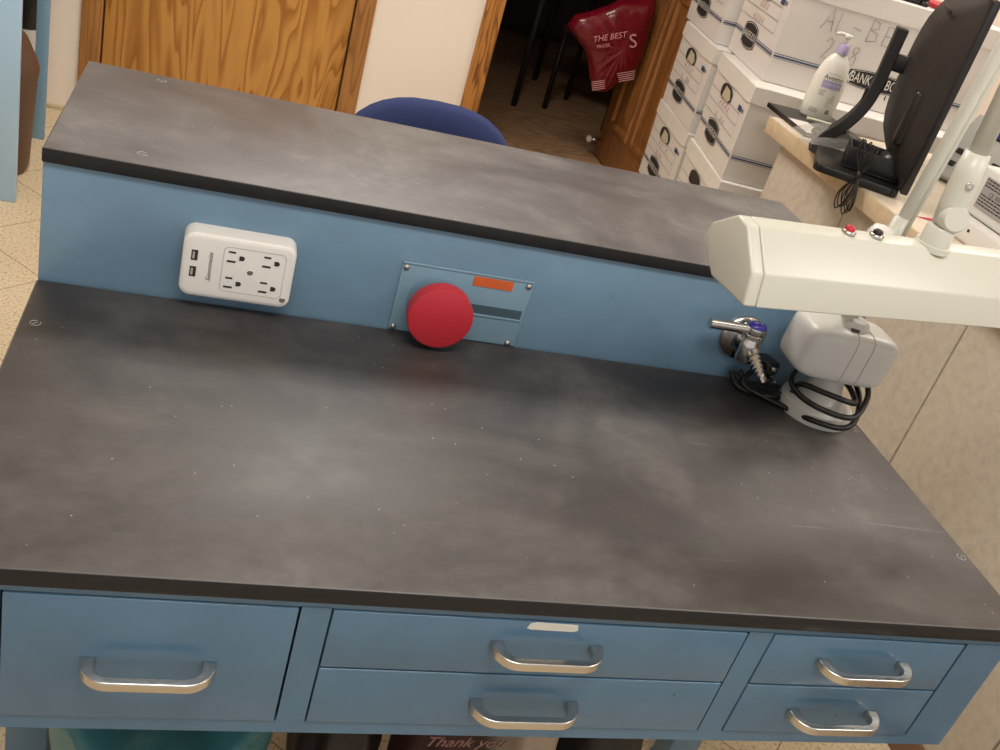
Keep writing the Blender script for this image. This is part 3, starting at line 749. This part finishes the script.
txtB = ['white record box at the foot of the rear stack nearest the open brown door', 'white record box second from the floor in the rear stack by the door',
        'white record box with battered lid, third up in the rear stack', 'white record box topmost of the rear stack, cut off by the picture edge']
for k in range(4):
    x, y, a = offA[k]; rbx = record_box(x, y, ZA[k], math.radians(a), txtA[k], k != 1, k == 3)
rbx.scale = (1, 1, 1.08)
for k in range(4):
    x, y, a = offB[k]; record_box(x, y, ZA[k], math.radians(a), txtB[k], True)
# black file tray and red folder on the top box
tr = thing('file_tray', 'black wire-edged file tray lying on the box marked AL - BE', 'tray', (1.86, 2.16, .885+BH*1.08+.001), math.radians(-8))
q = MB(); q.box2((0, 0, 0), (.27, .24, .006), M['black'], .002); q.box2((0, 0, .006), (.27, .008, .05), M['black'], .003); q.box2((0, .232, .006), (.27, .24, .05), M['black'], .003)
q.box2((0, .008, .006), (.008, .232, .05), M['black'], .003); q.box2((.262, .008, .006), (.27, .232, .035), M['black'], .003); q.build('tray_body', tr)
q = MB()
for k in range(9): q.tube([(.012+k*.028, -.002, .006), (.012+k*.028, -.003, .05)], .0015, M['dark'], 6)
for zz in (.008, .048): q.tube([(.008, -.003, zz), (.24, -.003, zz)], .0018, M['dark'], 6)
q.build('wire_rail', tr)
q = MB(); q.lathe([(.012, 0), (.014, .006), (.010, .014), (0, .015)], M['black'], Matrix.Translation((.258, .0, .0)), 14); q.build('tray_foot', tr)
q = MB(); q.box2((0, 0, 0), (.16, .24, .012), M['redcard'], .002, Matrix.Rotation(math.radians(-8), 4, 'Z'))
o = q.build('red_folder'); o.location = (2.165, 2.10, .885+BH*1.08+.001); tag(o, 'red folder beside the black tray on the topmost box', 'folder')

# ------------------------------------------------------------ things on the counter
nb = thing('spiral_notebook', 'grey covered notebook lying at the far corner of the counter under the lotion bottle', 'notebook', (1.633, 1.665, DZ), math.radians(-2))
q = MB(); q.box2((.004, .004, .002), (.206, .256, .010), M['holepaper'], .001); q.build('pages', nb)
q = MB(); q.box2((0, 0, .010), (.21, .26, .0125), M['dark'], .001); q.box2((0, 0, 0), (.21, .26, .002), M['black'], .0008); q.box2((-.001, 0, 0), (.0015, .26, .0125), M['black'], .0008); q.build('cover', nb)
q = MB(); q.box2((.0, -.001, .0128), (.06, .12, .0132), M['card']); q.build('loose_sheet', nb)
o = MB().tube([(0, 0, 0), (.03, -.006, .0), (.075, -.02, .001), (.105, -.03, .001)], [.004, .0065, .0065, .004], M['leaf'], 12, smoothpts=3).build('pen'); o.location = (1.70, 1.80, DZ+.0205); tag(o, 'pale green pen lying on the notebook in front of the lotion bottle', 'pen')

lb = thing('lotion_bottle', 'white pump bottle of lotion with lavender collar on the counter', 'bottle', (1.762, 1.868, DZ+.013), math.radians(-14))
lb.scale = (1.14, 1.14, 1.12)
q = MB()
prof = [(.0, 0), (.036, .0), (.040, .004), (.0415, .03), (.0425, .06), (.0415, .09), (.0375, .115), (.030, .138), (.021, .152), (.0145, .158), (.013, .162)]
q.lathe(prof, M['lotion'], None, 48, .62); q.build('bottle_body', lb)
q = MB(); q.lathe([(.0145, 0), (.0145, .020), (.012, .023)], M['lavender'], Matrix.Translation((0, 0, .160)), 28); q.build('collar', lb, label='lavender collar')
q = MB(); q.tube([(0, 0, .182), (0, 0, .200)], .0045, M['lotion'], 14); q.lathe([(.010, 0), (.011, .003), (.010, .008), (0, .009)], M['lotion'], Matrix.Translation((0, 0, .198)), 20)
q.tube([(0, 0, .203), (-.02, -.002, .204), (-.031, -.003, .200)], .0042, M['lotion'], 10); q.build('pump', lb)
q = MB()   # front print wrapped on the curved body
def wrap(mb, x0, z0, x1, z1, m, n=8, off=.0006):
    vs = []; fs = []
    for k in range(n+1):
        x = x0+(x1-x0)*k/n
        for z in (z0, z1):
            R_ = 0
            for (r0, a0), (r1, a1) in zip(prof[1:], prof[2:]):
                if a0 <= z <= a1: R_ = r0+(r1-r0)*(z-a0)/(a1-a0+1e-9)
            vs.append((x, -.62*math.sqrt(max(R_*R_-x*x, 1e-8))-off, z))
    for k in range(n): fs.append((2*k, 2*k+2, 2*k+3, 2*k+1))
    mb.add(vs, fs, m)
wrap(q, -.022, .078, .026, .096, M['lavender'])
q.text('Aveeno', .0155, M['print'], frame((.000, -.0268, .104), (1, 0, 0), (0, .12, 1), (0, -1, 0)))
q.text('Active Naturals', .0048, M['labelgrey'], frame((-.001, -.0262, .1135), (1, 0, 0), (0, .2, 1), (0, -1, 0)))
q.text('STRESS RELIEF', .0056, M['lotion'], frame((.002, -.0275, .088), (1, 0, 0), (0, 0, 1), (0, -1, 0)))
for k, wd in enumerate((.016, .012, .014)): wrap(q, -.022, .070-k*.005, -.022+wd, .0715-k*.005, M['labelgrey'], 3)
for k, wd in enumerate((.018, .022, .02)): wrap(q, -.028, .024-k*.004, -.028+wd, .0255-k*.004, M['labelgrey'], 3)
wrap(q, .012, .018, .022, .028, M['labelgrey'], 3); wrap(q, .004, .034, .012, .058, M['leaf'], 3); wrap(q, .012, .045, .020, .066, M['leaf'], 3)
q.build('label_print', lb)

# monitor seen from behind
mo = thing('monitor', 'black flat screen monitor seen from behind, standing on the counter', 'monitor', (1.650, 1.235, DZ+.0006))
dv = Vector((.483, .8756, 0)); nv = Vector((-.8756, .483, 0))   # along the screen, out of its back
MX = frame((0, 0, 0), dv, (0, 0, 1), -nv)   # local x along, y up, z to the screen side
PW, PZ0, PZ1 = .58, .022, .45
q = MB(); q.box2((0, PZ0, 0), (PW, PZ1, .018), M['black'], .004, MX); q.build('screen_frame', mo)
q = MB()   # bulged back shell
nx, ny = 20, 14; vs = []; fs = []
for j in range(ny+1):
    for i in range(nx+1):
        u = i/nx; v = j/ny
        d_ = .072*(1-abs(2*u-1)**3.2)**.8*(1-abs(2*v-1)**3.6)**.8 if 0 < u < 1 and 0 < v < 1 else 0
        vs.append((.006+u*(PW-.012), PZ0+.006+v*(PZ1-PZ0-.012), .001-d_))
for j in range(ny):
    for i in range(nx): a = j*(nx+1)+i; fs.append((a, a+1, a+nx+2, a+nx+1))
q.add(vs, fs, M['blackmatt'], True, MX); shell = q.build('back_shell', mo)
q = MB(); q.box((.17, PZ1-.05, -.056), (.13, .008, .004), M['slot'], .001, MX); q.build('vent_slot', shell)
q = MB(); q.box2((.06, PZ0+.085, -.054), (.10, PZ0+.21, -.03), M['black'], .008, MX); q.build('port_recess', shell)
q = MB(); q.lathe([(.006, 0), (.006, .002), (0, .002)], M['gap'], MX @ Matrix.Translation((.44, PZ0+.12, -.0715)), 12); q.build('lock_hole', shell)
SC = Vector((.058, .338, 0))
SX2 = frame(SC, dv, (0, 0, 1), -nv)
q = MB()   # upright with slot, curving down into the foot
path = [(-.075, .0, -.085), (-.055, .03, -.075), (-.022, .075, -.035), (-.004, .13, -.008), (0, .19, 0), (0, .27, 0), (0, .322, 0)]
P = catmull([Vector(p) for p in path], 6); vs = []; fs = []
for i, p in enumerate(P):
    d_ = (P[min(i+1, len(P)-1)]-P[max(i-1, 0)]).normalized(); s_ = Vector((1, 0, 0)); nn = d_.cross(s_).normalized()
    wd = .026 + .010*max(0, 1-i/14); tk = .014
    for a, c in ((-wd, -tk), (wd, -tk), (wd, tk), (-wd, tk)): vs.append(tuple(p+s_*a+nn*c))
for i in range(len(P)-1):
    for k in range(4): fs.append((i*4+k, i*4+(k+1) % 4, i*4+4+(k+1) % 4, i*4+4+k))
fs += [(0, 1, 2, 3), tuple(range(len(P)*4-4, len(P)*4))]
q.add(vs, fs, M['blackmatt'], False, SX2); st = q.build('stand_upright', mo)
bv = st.modifiers.new('bevel', 'BEVEL'); bv.width = .003; bv.segments = 2
q = MB(); q.box2((-.010, .12, -.022), (.004, .17, -.010), M['gap'], .002, SX2); q.build('cable_slot', st)
q = MB(); q.box2((-.02, .225, .006), (.02, .265, .085), M['black'], .004, SX2); q.build('mounting_arm', mo)
q = MB(); FB = frame((-.125, .155, 0), -nv, dv, (0, 0, 1)); q.prism(rrect(.20, .22, .02, 5, .09, .07), .020, M['black'], .004, FB); q.build('stand_foot', mo)

# black tray of small electronics in front of the monitor foot
tb = thing('desk_organizer', 'black plastic organizer box on the counter edge in front of the monitor', 'organizer', (1.575, 1.37, DZ+.021), math.radians(-28))
q = MB(); q.box2((0, 0, 0), (.15, .10, .008), M['black'], .003); q.box2((0, 0, .004), (.15, .006, .05), M['black'], .002); q.box2((0, .094, .004), (.15, .10, .05), M['black'], .002); q.box2((0, .006, .004), (.006, .094, .05), M['black'], .002); q.box2((.144, .006, .004), (.15, .094, .085), M['black'], .002)
q.build('organizer_body', tb)
q = MB(); q.lathe([(.036, 0), (.037, .02), (.030, .040), (.015, .050), (0, .052)], M['black'], Matrix.Translation((.105, .05, .009)), 28); q.build('round_speaker', tb)
hs_ = thing('headset', 'black looped headset and cord lying on the notebook edge beside the monitor stand', 'headset', (1.665, 1.60, DZ+.016))
q = MB(); ring = [(.045*math.cos(a)*(1+.1*math.sin(3*a)), .040*math.sin(a), .012+.008*math.sin(a)) for a in [2*PI*k/24 for k in range(25)]]; q.tube(ring, .006, M['cord'], 10)
ring = [(.036*math.cos(a)+.006, .033*math.sin(a)-.004, .020+.006*math.cos(a)) for a in [2*PI*k/24 for k in range(25)]]; q.tube(ring, .005, M['blackmatt'], 10); q.build('headband', hs_)
q = MB(); q.lathe([(.018, 0), (.020, .008), (.014, .016), (0, .017)], M['black'], Matrix.Translation((.03, -.01, .006)) @ Matrix.Rotation(.5, 4, 'X'), 20); q.build('ear_cup', hs_)
q = MB()
for k in range(5): q.tube([(random.uniform(-.03, .04), random.uniform(-.03, .03), random.uniform(.01, .04)) for _ in range(6)], .0022, M['dark'], 6, smoothpts=5)
q.build('tangled_wire', hs_)
q = MB()   # crumpled clear bag round it
nx = 14; vs = []; fs = []
for j in range(nx+1):
    for i in range(nx+1):
        u = -1+2*i/nx; v = -1+2*j/nx
        vs.append((u*.085, v*.06, .040*(1-u*u)**.5*(1-v*v)**.5+.004+random.uniform(-.003, .004)*(1-u*u)*(1-v*v)))
for j in range(nx):
    for i in range(nx): a = j*(nx+1)+i; fs.append((a, a+1, a+nx+2, a+nx+1))
q.add(vs, fs, M['clear'], True); o = q.build('clear_plastic_bag'); o.location = (1.655, 1.585, DZ+.016); tag(o, 'crumpled clear plastic bag around the headset', 'bag')
cc = thing('tied_cable', 'thin black cable tied in a bundle hanging over the counter edge', 'cable', (1.592, 1.315, DZ))
cc.scale = (1, 1.35, 1.25)
q = MB()
K = Vector((-.012, -.01, .022))
for k in range(6):
    a = -1.2+.4*k; L_ = .055+.012*(k % 3)
    tip = K+Vector((-.006+.004*(k % 2), .028*math.sin(a*1.3)+.006, .05+.010*math.cos(a)))
    q.tube([K, K+(tip-K)*.5+Vector((-.004, .012, 0)), tip, K+(tip-K)*.5+Vector((-.004, -.012, 0)), K], .0014, M['cord'], 6, smoothpts=6)
    tip = K+Vector((-.008, .024*math.sin(a), -.062-.006*(k % 3)))
    q.tube([K, K+(tip-K)*.6+Vector((-.004, .015, 0)), tip, K+(tip-K)*.6+Vector((-.006, -.015, 0)), K], .0014, M['cord'], 6, smoothpts=6)
q.build('cable_loop', cc)
q = MB(); q.tube([K+Vector((-.004, 0, -.006)), K+Vector((-.003, 0, .006))], .005, M['cord'], 8); q.build('cable_tie', cc)

# white device with a rating label, its flat base, and the things between the lamp arms
wd = thing('white_device', 'white boxy device with grey rating label standing on the counter', 'device', (1.70, .60, DZ))
q = MB(); q.box2((0, 0, 0), (.34, .54, .05), M['white'], .008); q.build('device_base', wd)
for dy, dz in ((.485, .030), (.475, .018), (.44, .030)):
    q = MB(); q.lathe([(.0035, 0), (.0035, .001), (0, .001)], M['slot'], frame((-.0004, dy, dz), (0, -1, 0), (0, 0, 1), (-1, 0, 0)), 10); q.build('vent_hole', wd)
q = MB(); q.box2((.02, 0, .052), (.32, .52, .155), M['white'], .007); bx = q.build('device_housing', wd)
LX = frame((.0192, .485, .072), (0, -1, 0), (0, 0, 1), (-1, 0, 0))
q = MB(); rect(q, 0, 0, .105, .066, M['silver_label'], LX, .0004)
for k in range(9):
    zz = .060-.0065*k
    if k in (3, 4): continue
    xx = .004
    while xx < .098:
        w_ = random.uniform(.004, .012); rect(q, xx, zz, min(xx+w_, .1), zz+.0028, M['print'], LX, .0007); xx += w_+.002
q.text('CE  REF 2', .012, M['print'], LX @ Matrix.Translation((.052, .0365, .0008))); q.build('rating_label', bx)
dp = thing('desk_phone', 'grey desk phone with blue display standing between the lamp arms', 'phone', (2.02, 1.46, DZ), math.radians(-63))
q = MB(); TX = Matrix.Rotation(math.radians(50), 4, 'X'); q.box2((-.12, 0, 0), (.12, .20, .03), M['lampgrey'], .006, TX); q.box2((-.1, .0, -.0), (.1, .12, .02), M['dark'], .004); q.build('phone_body', dp)
q = MB(); q.box2((-.09, .145, .0295), (.09, .185, .0315), M['slot'], .0005, TX); q.box2((-.075, .15, .031), (.075, .18, .0325), M['screenblue'], .0004, TX); q.build('display', dp)
q = MB()
for k in range(6):
    for j in range(2): q.box2((-.095+k*.033, .03+j*.04, .0295), (-.072+k*.033, .045+j*.04, .034), M['slot'], .001, TX)
q.build('keypad', dp)
rs = MB().prism([(0, 0), (.055, -.012), (.062, .012), (.035, .010)], .0012, M['redcard'], 0).build('red_arrow_flag'); rs.location = (1.665, 1.165, DZ+.0005); rs.rotation_euler = (0, 0, -.1)
tag(rs, 'small red arrow shaped flag lying on the counter behind the lamp joint', 'flag')
pc = thing('second_monitor', 'black computer screen standing behind the white device at the right edge', 'monitor', (2.22, 1.05, DZ), math.radians(-82))
q = MB(); q.box2((-.28, 0, .06), (.28, .035, .40), M['black'], .006); q.build('screen_frame', pc)
q = MB(); q.box2((-.02, .01, .01), (.02, .03, .08), M['black'], .003); q.box2((-.1, -.05, 0), (.1, .09, .012), M['black'], .004); q.build('screen_stand', pc)
kb = thing('supply_carton', 'white carton with black lettering behind the monitor', 'carton', (2.45, 1.35, DZ), math.radians(-63))
q = MB(); q.box2((-.35, 0, 0), (.35, .25, .38), M['carton'], .003); q.build('carton_body', kb)
CX2 = frame((0, -.001, 0), (1, 0, 0), (0, 0, 1), (0, -1, 0))
q = MB(); q.text('Display', .06, M['print'], CX2 @ Matrix.Translation((-.1, .30, 0))); q.text('21.5 in', .05, M['print'], CX2 @ Matrix.Translation((-.1, .23, 0)))
rect(q, -.34, .345, .34, .352, M['print'], CX2); q.build('carton_print', kb)

# ------------------------------------------------------------ blue chair behind the bench
ch = thing('office_chair', 'blue fabric office chair behind the bench, only its backrest top showing', 'chair', (.607, 1.36, -.0), math.radians(4))
q = MB(); vs = []; fs = []; n = 40; prof_n = 12
def backrest(mb, m):
    vs = []; fs = []
    pts = []
    for k in range(n):
        a = 2*PI*k/n; c, s = math.cos(a), math.sin(a)
        pts.append((.205*math.copysign(abs(c)**.75, c), .20*math.copysign(abs(s)**.8, s)))
    rings = [(.02, -.034), (.7, -.032), (.93, -.022), (1.0, 0), (.96, .016), (.8, .026), (.02, .03)]
    for f_, dy in rings:
        for x, z in pts: vs.append((x*f_, dy+.35*x*x*(-1), z*f_+.636))
    for i in range(len(rings)-1):
        for k in range(n): fs.append((i*n+k, i*n+(k+1) % n, (i+1)*n+(k+1) % n, (i+1)*n+k))
    fs += [tuple(range(n)), tuple(range((len(rings)-1)*n, len(rings)*n))]
    mb.add(vs, fs, m, True)
backrest(q, M['fabricblue']); q.build('backrest', ch)
q = MB(); q.prism(rrect(.46, .44, .1, 8, 0, .20), .07, M['fabricblue'], .02, Matrix.Translation((0, 0, .40)), seg=3); q.build('seat', ch)
q = MB(); q.tube([(0, .05, .66), (0, .07, .5), (0, .05, .40), (0, .15, .385)], .018, M['black'], 12, smoothpts=4); q.build('back_support', ch)
q = MB(); q.tube([(0, .2, .395), (0, .2, .09)], .026, M['black'], 16); q.build('gas_column', ch)
for k in range(5):
    a = 2*PI*k/5+.3; q = MB(); q.tube([(0, .2, .11), (.26*math.cos(a), .2+.26*math.sin(a), .075)], [.024, .014], M['black'], 12); lg = q.build('base_arm', ch)
    q = MB(); q.lathe([(.024, -.018), (.026, -.012), (.026, .012), (.024, .018)], M['black'], frame((.26*math.cos(a), .2+.26*math.sin(a), .027), (0, 0, 1), (math.cos(a), math.sin(a), 0), (-math.sin(a), math.cos(a), 0)), 20)
    q.tube([(.26*math.cos(a), .2+.26*math.sin(a), .03), (.26*math.cos(a), .2+.26*math.sin(a), .08)], .007, M['black'], 8); q.build('caster', lg)

# ------------------------------------------------------------ left: neighbouring light blue bench and brown bin
nb2 = thing('neighbouring_bench', 'light blue steel bench at the left edge, seen by its end legs', 'workbench', (-1.4, 2.345, 0))
q = MB(); q.box2((0, 0, .88), (1.06, .6, .9), M['slab_edge'], .002); q.build('worktop', nb2)
q = MB(); q.box2((0, .01, .70), (1.055, .03, .88), M['partition']); q.box2((0, .57, .70), (1.055, .59, .88), M['partition']); q.box2((1.035, .03, .7), (1.055, .57, .88), M['partition']); q.build('apron', nb2)
q = MB(); q.box2((.82, 0, 0), (1.042, .022, .70), M['partition'], .003); q.build('front_leg_panel', nb2)
q = MB(); q.box2((.990, .54, 0), (1.028, .56, .70), M['partition2'], .002); q.build('rear_leg', nb2)
q = MB(); q.box2((.0, .54, 0), (.04, .56, .70), M['partition2'], .002); q.build('rear_leg', nb2)
q = MB(); q.box2((0, 0, 0), (.06, .022, .7), M['partition'], .002); q.build('front_leg_panel', nb2)
bn = thing('waste_bin', 'brown domed waste bin behind the light blue panel at the left edge', 'waste bin', (-.483, 2.60, 0))
q = MB(); q.lathe([(.105, 0), (.115, .02), (.130, .30), (.133, .31), (.133, .322)], M['brownbin'], None, 40); autosmooth(q.build('bin_body', bn), 40)
q = MB(); q.lathe([(.134, .322), (.134, .332), (.125, .36), (.098, .42), (.06, .455), (0, .468)], M['brownbin'], None, 40); autosmooth(q.build('dome_lid', bn), 40)
gb = thing('cylinder_tank', 'pale grey tank with black cap standing behind the brown bin', 'tank', (-.475, 3.08, 0))
q = MB(); q.lathe([(.05, 0), (.055, .01), (.055, .30), (.05, .32)], M['lampgrey'], None, 32); autosmooth(q.build('tank_body', gb), 40)
q = MB(); q.lathe([(.05, .32), (.058, .33), (.058, .46), (.05, .47), (0, .47)], M['black'], None, 32); autosmooth(q.build('tank_cap', gb), 40)

# ------------------------------------------------------------ back room furniture and the red bag on the door
tbl = thing('dark_table', 'dark table standing in the unlit back room beyond the doorway', 'table', (1.30, 4.6, 0))
q = MB(); q.box2((-.6, 0, .70), (.75, .75, .74), M['furn'], .005); q.build('tabletop', tbl)
for x, y in ((-.55, .04), (.40, .0), (-.55, .68), (.68, .68)):
    q = MB(); q.tube([(x, y+.02, .70), (x, y+.02, 0)], [.024, .016], M['furn'], 12); q.build('leg', tbl)
for i, (x, y, rz, lab) in enumerate(((1.05, 4.35, .3, 'dark wooden chair nearest the doorway frame in the unlit back room'), (2.15, 4.75, -.6, 'dark wooden chair beside the open door in the unlit back room'))):
    c = thing('dining_chair', lab, 'chair', (x, y, 0), rz)
    q = MB(); q.box2((-.2, -.2, .42), (.2, .2, .46), M['seatred'], .01); q.build('seat', c)
    q = MB(); q.box2((-.2, .18, .62), (.2, .2, .92), M['furn'], .008); q.build('backrest', c)
    for sx in (-.18, .18):
        for sy in (-.18, .19):
            q = MB(); q.tube([(sx, sy, .42 if sy < 0 else .9), (sx, sy, 0)], .015, M['furn'], 10); q.build('leg', c)
cb = thing('storage_carton', 'open brown carton on the dark table in the back room', 'carton', (1.62, 4.68, .742), .2)
q = MB(); q.box2((-.16, -.1, 0), (.16, .14, .14), M['carton'], .003); q.build('carton_body', cb)
q = MB(); q.box2((-.17, -.115, .10), (.17, -.10, .125), M['black'], .002); q.build('dark_strap', cb)

rb = thing('red_carrier_bag', 'red plastic carrier bag with white lettering hanging from the open door', 'bag', (1.885, 3.90, 0))
OUT = [(1.573, .635), (1.595, .684), (1.66, .715), (1.735, .76), (1.82, .83), (1.90, .95), (1.955, .96), (1.945, .82), (1.950, .69), (1.958, .557), (1.930, .50), (1.88, .44), (1.842, .392), (1.80, .385), (1.771, .396), (1.745, .44), (1.722, .49), (1.69, .545), (1.62, .60)]
def densify(P, k):
    out = []
    for i in range(len(P)):
        a, c = P[i], P[(i+1) % len(P)]
        for j in range(k): out.append((a[0]+(c[0]-a[0])*j/k, a[1]+(c[1]-a[1])*j/k))
    return out
D = densify(OUT, 4); cxb, czb = 1.835, .60; n = len(D)
def bagy(x, z): return 3.70+max(0, z-.78)*1.1
q = MB(); vs = []; fs = []
rings = 12
for side in (-1, 1):
    for r in range(rings):
        f_ = 1-r/rings
        puff = .055*math.sqrt(max(0, 1-f_**2.2))
        for k, (x, z) in enumerate(D):
            X_, Z_ = cxb+(x-cxb)*f_, czb+(z-czb)*f_
            a = math.atan2(z-.95, x-1.93)
            wr = .010*math.sin(a*38)*f_*(1 if z > .5 else .6)+.006*math.sin(a*71+z*30)*f_*(1-f_)*3+.012*math.exp(-((X_-1.87)**2+(Z_-.56)**2)/.006)*-1*(side < 0)*-1
            vs.append((X_-1.885, bagy(X_, Z_)+side*(puff+abs(wr)*.8 if r else .001)-3.90, Z_))
for sd in range(2):
    o_ = sd*rings*n
    for r in range(rings-1):
        for k in range(n): fs.append((o_+r*n+k, o_+r*n+(k+1) % n, o_+(r+1)*n+(k+1) % n, o_+(r+1)*n+k))
    fs.append(tuple(range(o_+(rings-1)*n, o_+rings*n)))
for k in range(n): fs.append((k, (k+1) % n, rings*n+(k+1) % n, rings*n+k))
q.add(vs, fs, M['redbag'], True); q.build('bag_body', rb)
q = MB(); q.lathe([(0, -.055), (.04, -.05), (.066, -.02), (.07, .02), (.045, .05), (0, .058)], M['redcard'], Matrix.Translation((0, -.2, .565)) @ Matrix.Diagonal((1, .55, 1.25, 1)), 24); q.build('bag_contents', rb)
BX = frame((1.755-1.885, 3.70-.066-3.90, .64), (.93, 0, .36), (-.36, 0, .93), (0, -1, 0))
q = MB(); q.text("THE BEST", .036, M['bagprint'], BX, .0006, shear=.2); q.text("PRICES", .020, M['bagprint'], BX @ Matrix.Translation((-.03, -.034, 0)), .0006); q.text("S", .085, M['bagprint'], BX @ Matrix.Translation((.105, -.035, 0)), .0006)
for k in range(5): q.box((.03, -.165-k*.009, .0), (.085-.004*k, .0035, .001), M['bagprint'], 0, BX @ Matrix.Translation((.04, .0, 0)))
for k in range(5): q.box((-.06, -.155-k*.009, .0), (.06, .0035, .001), M['bagprint'], 0, BX @ Matrix.Translation((.0, -.03, 0)))
q.build('bag_lettering', rb)

# ------------------------------------------------------------ things stored below the bench
tg = thing('lined_bin', 'teal plastic bag lined bin under the bench, in front of the left leg', 'waste bin', (.215, .235, 0))
q = MB(); q.lathe([(.09, 0), (.095, .01), (.118, .24), (.126, .36)], M['blackmatt'], None, 36); q.build('bin_body', tg)
q = MB(); vs = []; n = 48
pr = [(.125, .20), (.131, .28), (.140, .36), (.146, .385), (.132, .394), (.09, .390), (.04, .386)]; fs = []
for r, z in pr:
    for k in range(n): a = 2*PI*k/n; rr_ = r*(1+.03*math.sin(11*a)+.02*random.uniform(-1, 1)); vs.append((rr_*math.cos(a), rr_*math.sin(a), z+.008*math.sin(7*a)))
for i in range(len(pr)-1):
    for k in range(n): fs.append((i*n+k, i*n+(k+1) % n, (i+1)*n+(k+1) % n, (i+1)*n+k))
fs.append(tuple(range((len(pr)-1)*n, len(pr)*n)))
q.add(vs, fs, M['tealbag'], True); q.build('bag_liner', tg)
def sack(name, label, cat, x, y, m, rx, ry, h, wr=.1, seed=0, top=.5):
    rnd = random.Random(seed); ph = rnd.uniform(0, 6); q = MB(); vs = []; fs = []; n = 36; mm = 14
    for j in range(mm+1):
        v = j/mm; r = (math.sin(PI*(.12+.8*v)))**.6*(1-(1-top)*v)
        for k in range(n): a = 2*PI*k/n; w_ = 1+wr*math.sin(7*a+ph+3*v)+wr*.5*math.sin(13*a-4*v); vs.append((rx*r*w_*math.cos(a), ry*r*w_*math.sin(a), h*v))
    for j in range(mm):
        for k in range(n): fs.append((j*n+k, j*n+(k+1) % n, (j+1)*n+(k+1) % n, (j+1)*n+k))
    fs += [tuple(range(n-1, -1, -1)), tuple(range(mm*n, mm*n+n))]
    q.add(vs, fs, m, True); o = q.build(name); o.location = (x, y, 0); tag(o, label, cat); return o
sack('dark_cloth_bag', 'dark cloth bag under the bench beside the teal lined bin', 'bag', .455, .30, M['furn'], .065, .10, .40, seed=1, top=.8)
rg = sack('red_printed_bag', 'dark red bag with pale script lettering under the bench beside the tan bag', 'bag', .595, .27, M['seatred'], .060, .09, .42, .05, 2, top=.9)
q = MB()
for k, z in enumerate((.335, .285, .235)):
    q = MB(); q.text(('Thank you', 'very much', 'Thank you')[k], .026, M['dullprint'], frame((0, -.0945, z), (1, 0, 0), (0, .02, 1), (0, -1, .02)), .001, shear=.4); q.build('bag_lettering', rg)
sack('tan_cloth_bag', 'tan cloth bag under the bench right of the red printed bag', 'bag', .725, .28, M['tan'], .058, .09, .40, .06, 3, top=.9)
sack('black_cloth_bag', 'black cloth bag under the bench right of the tan bag', 'bag', .87, .30, M['blackmatt'], .070, .09, .36, .05, 5, top=.8)
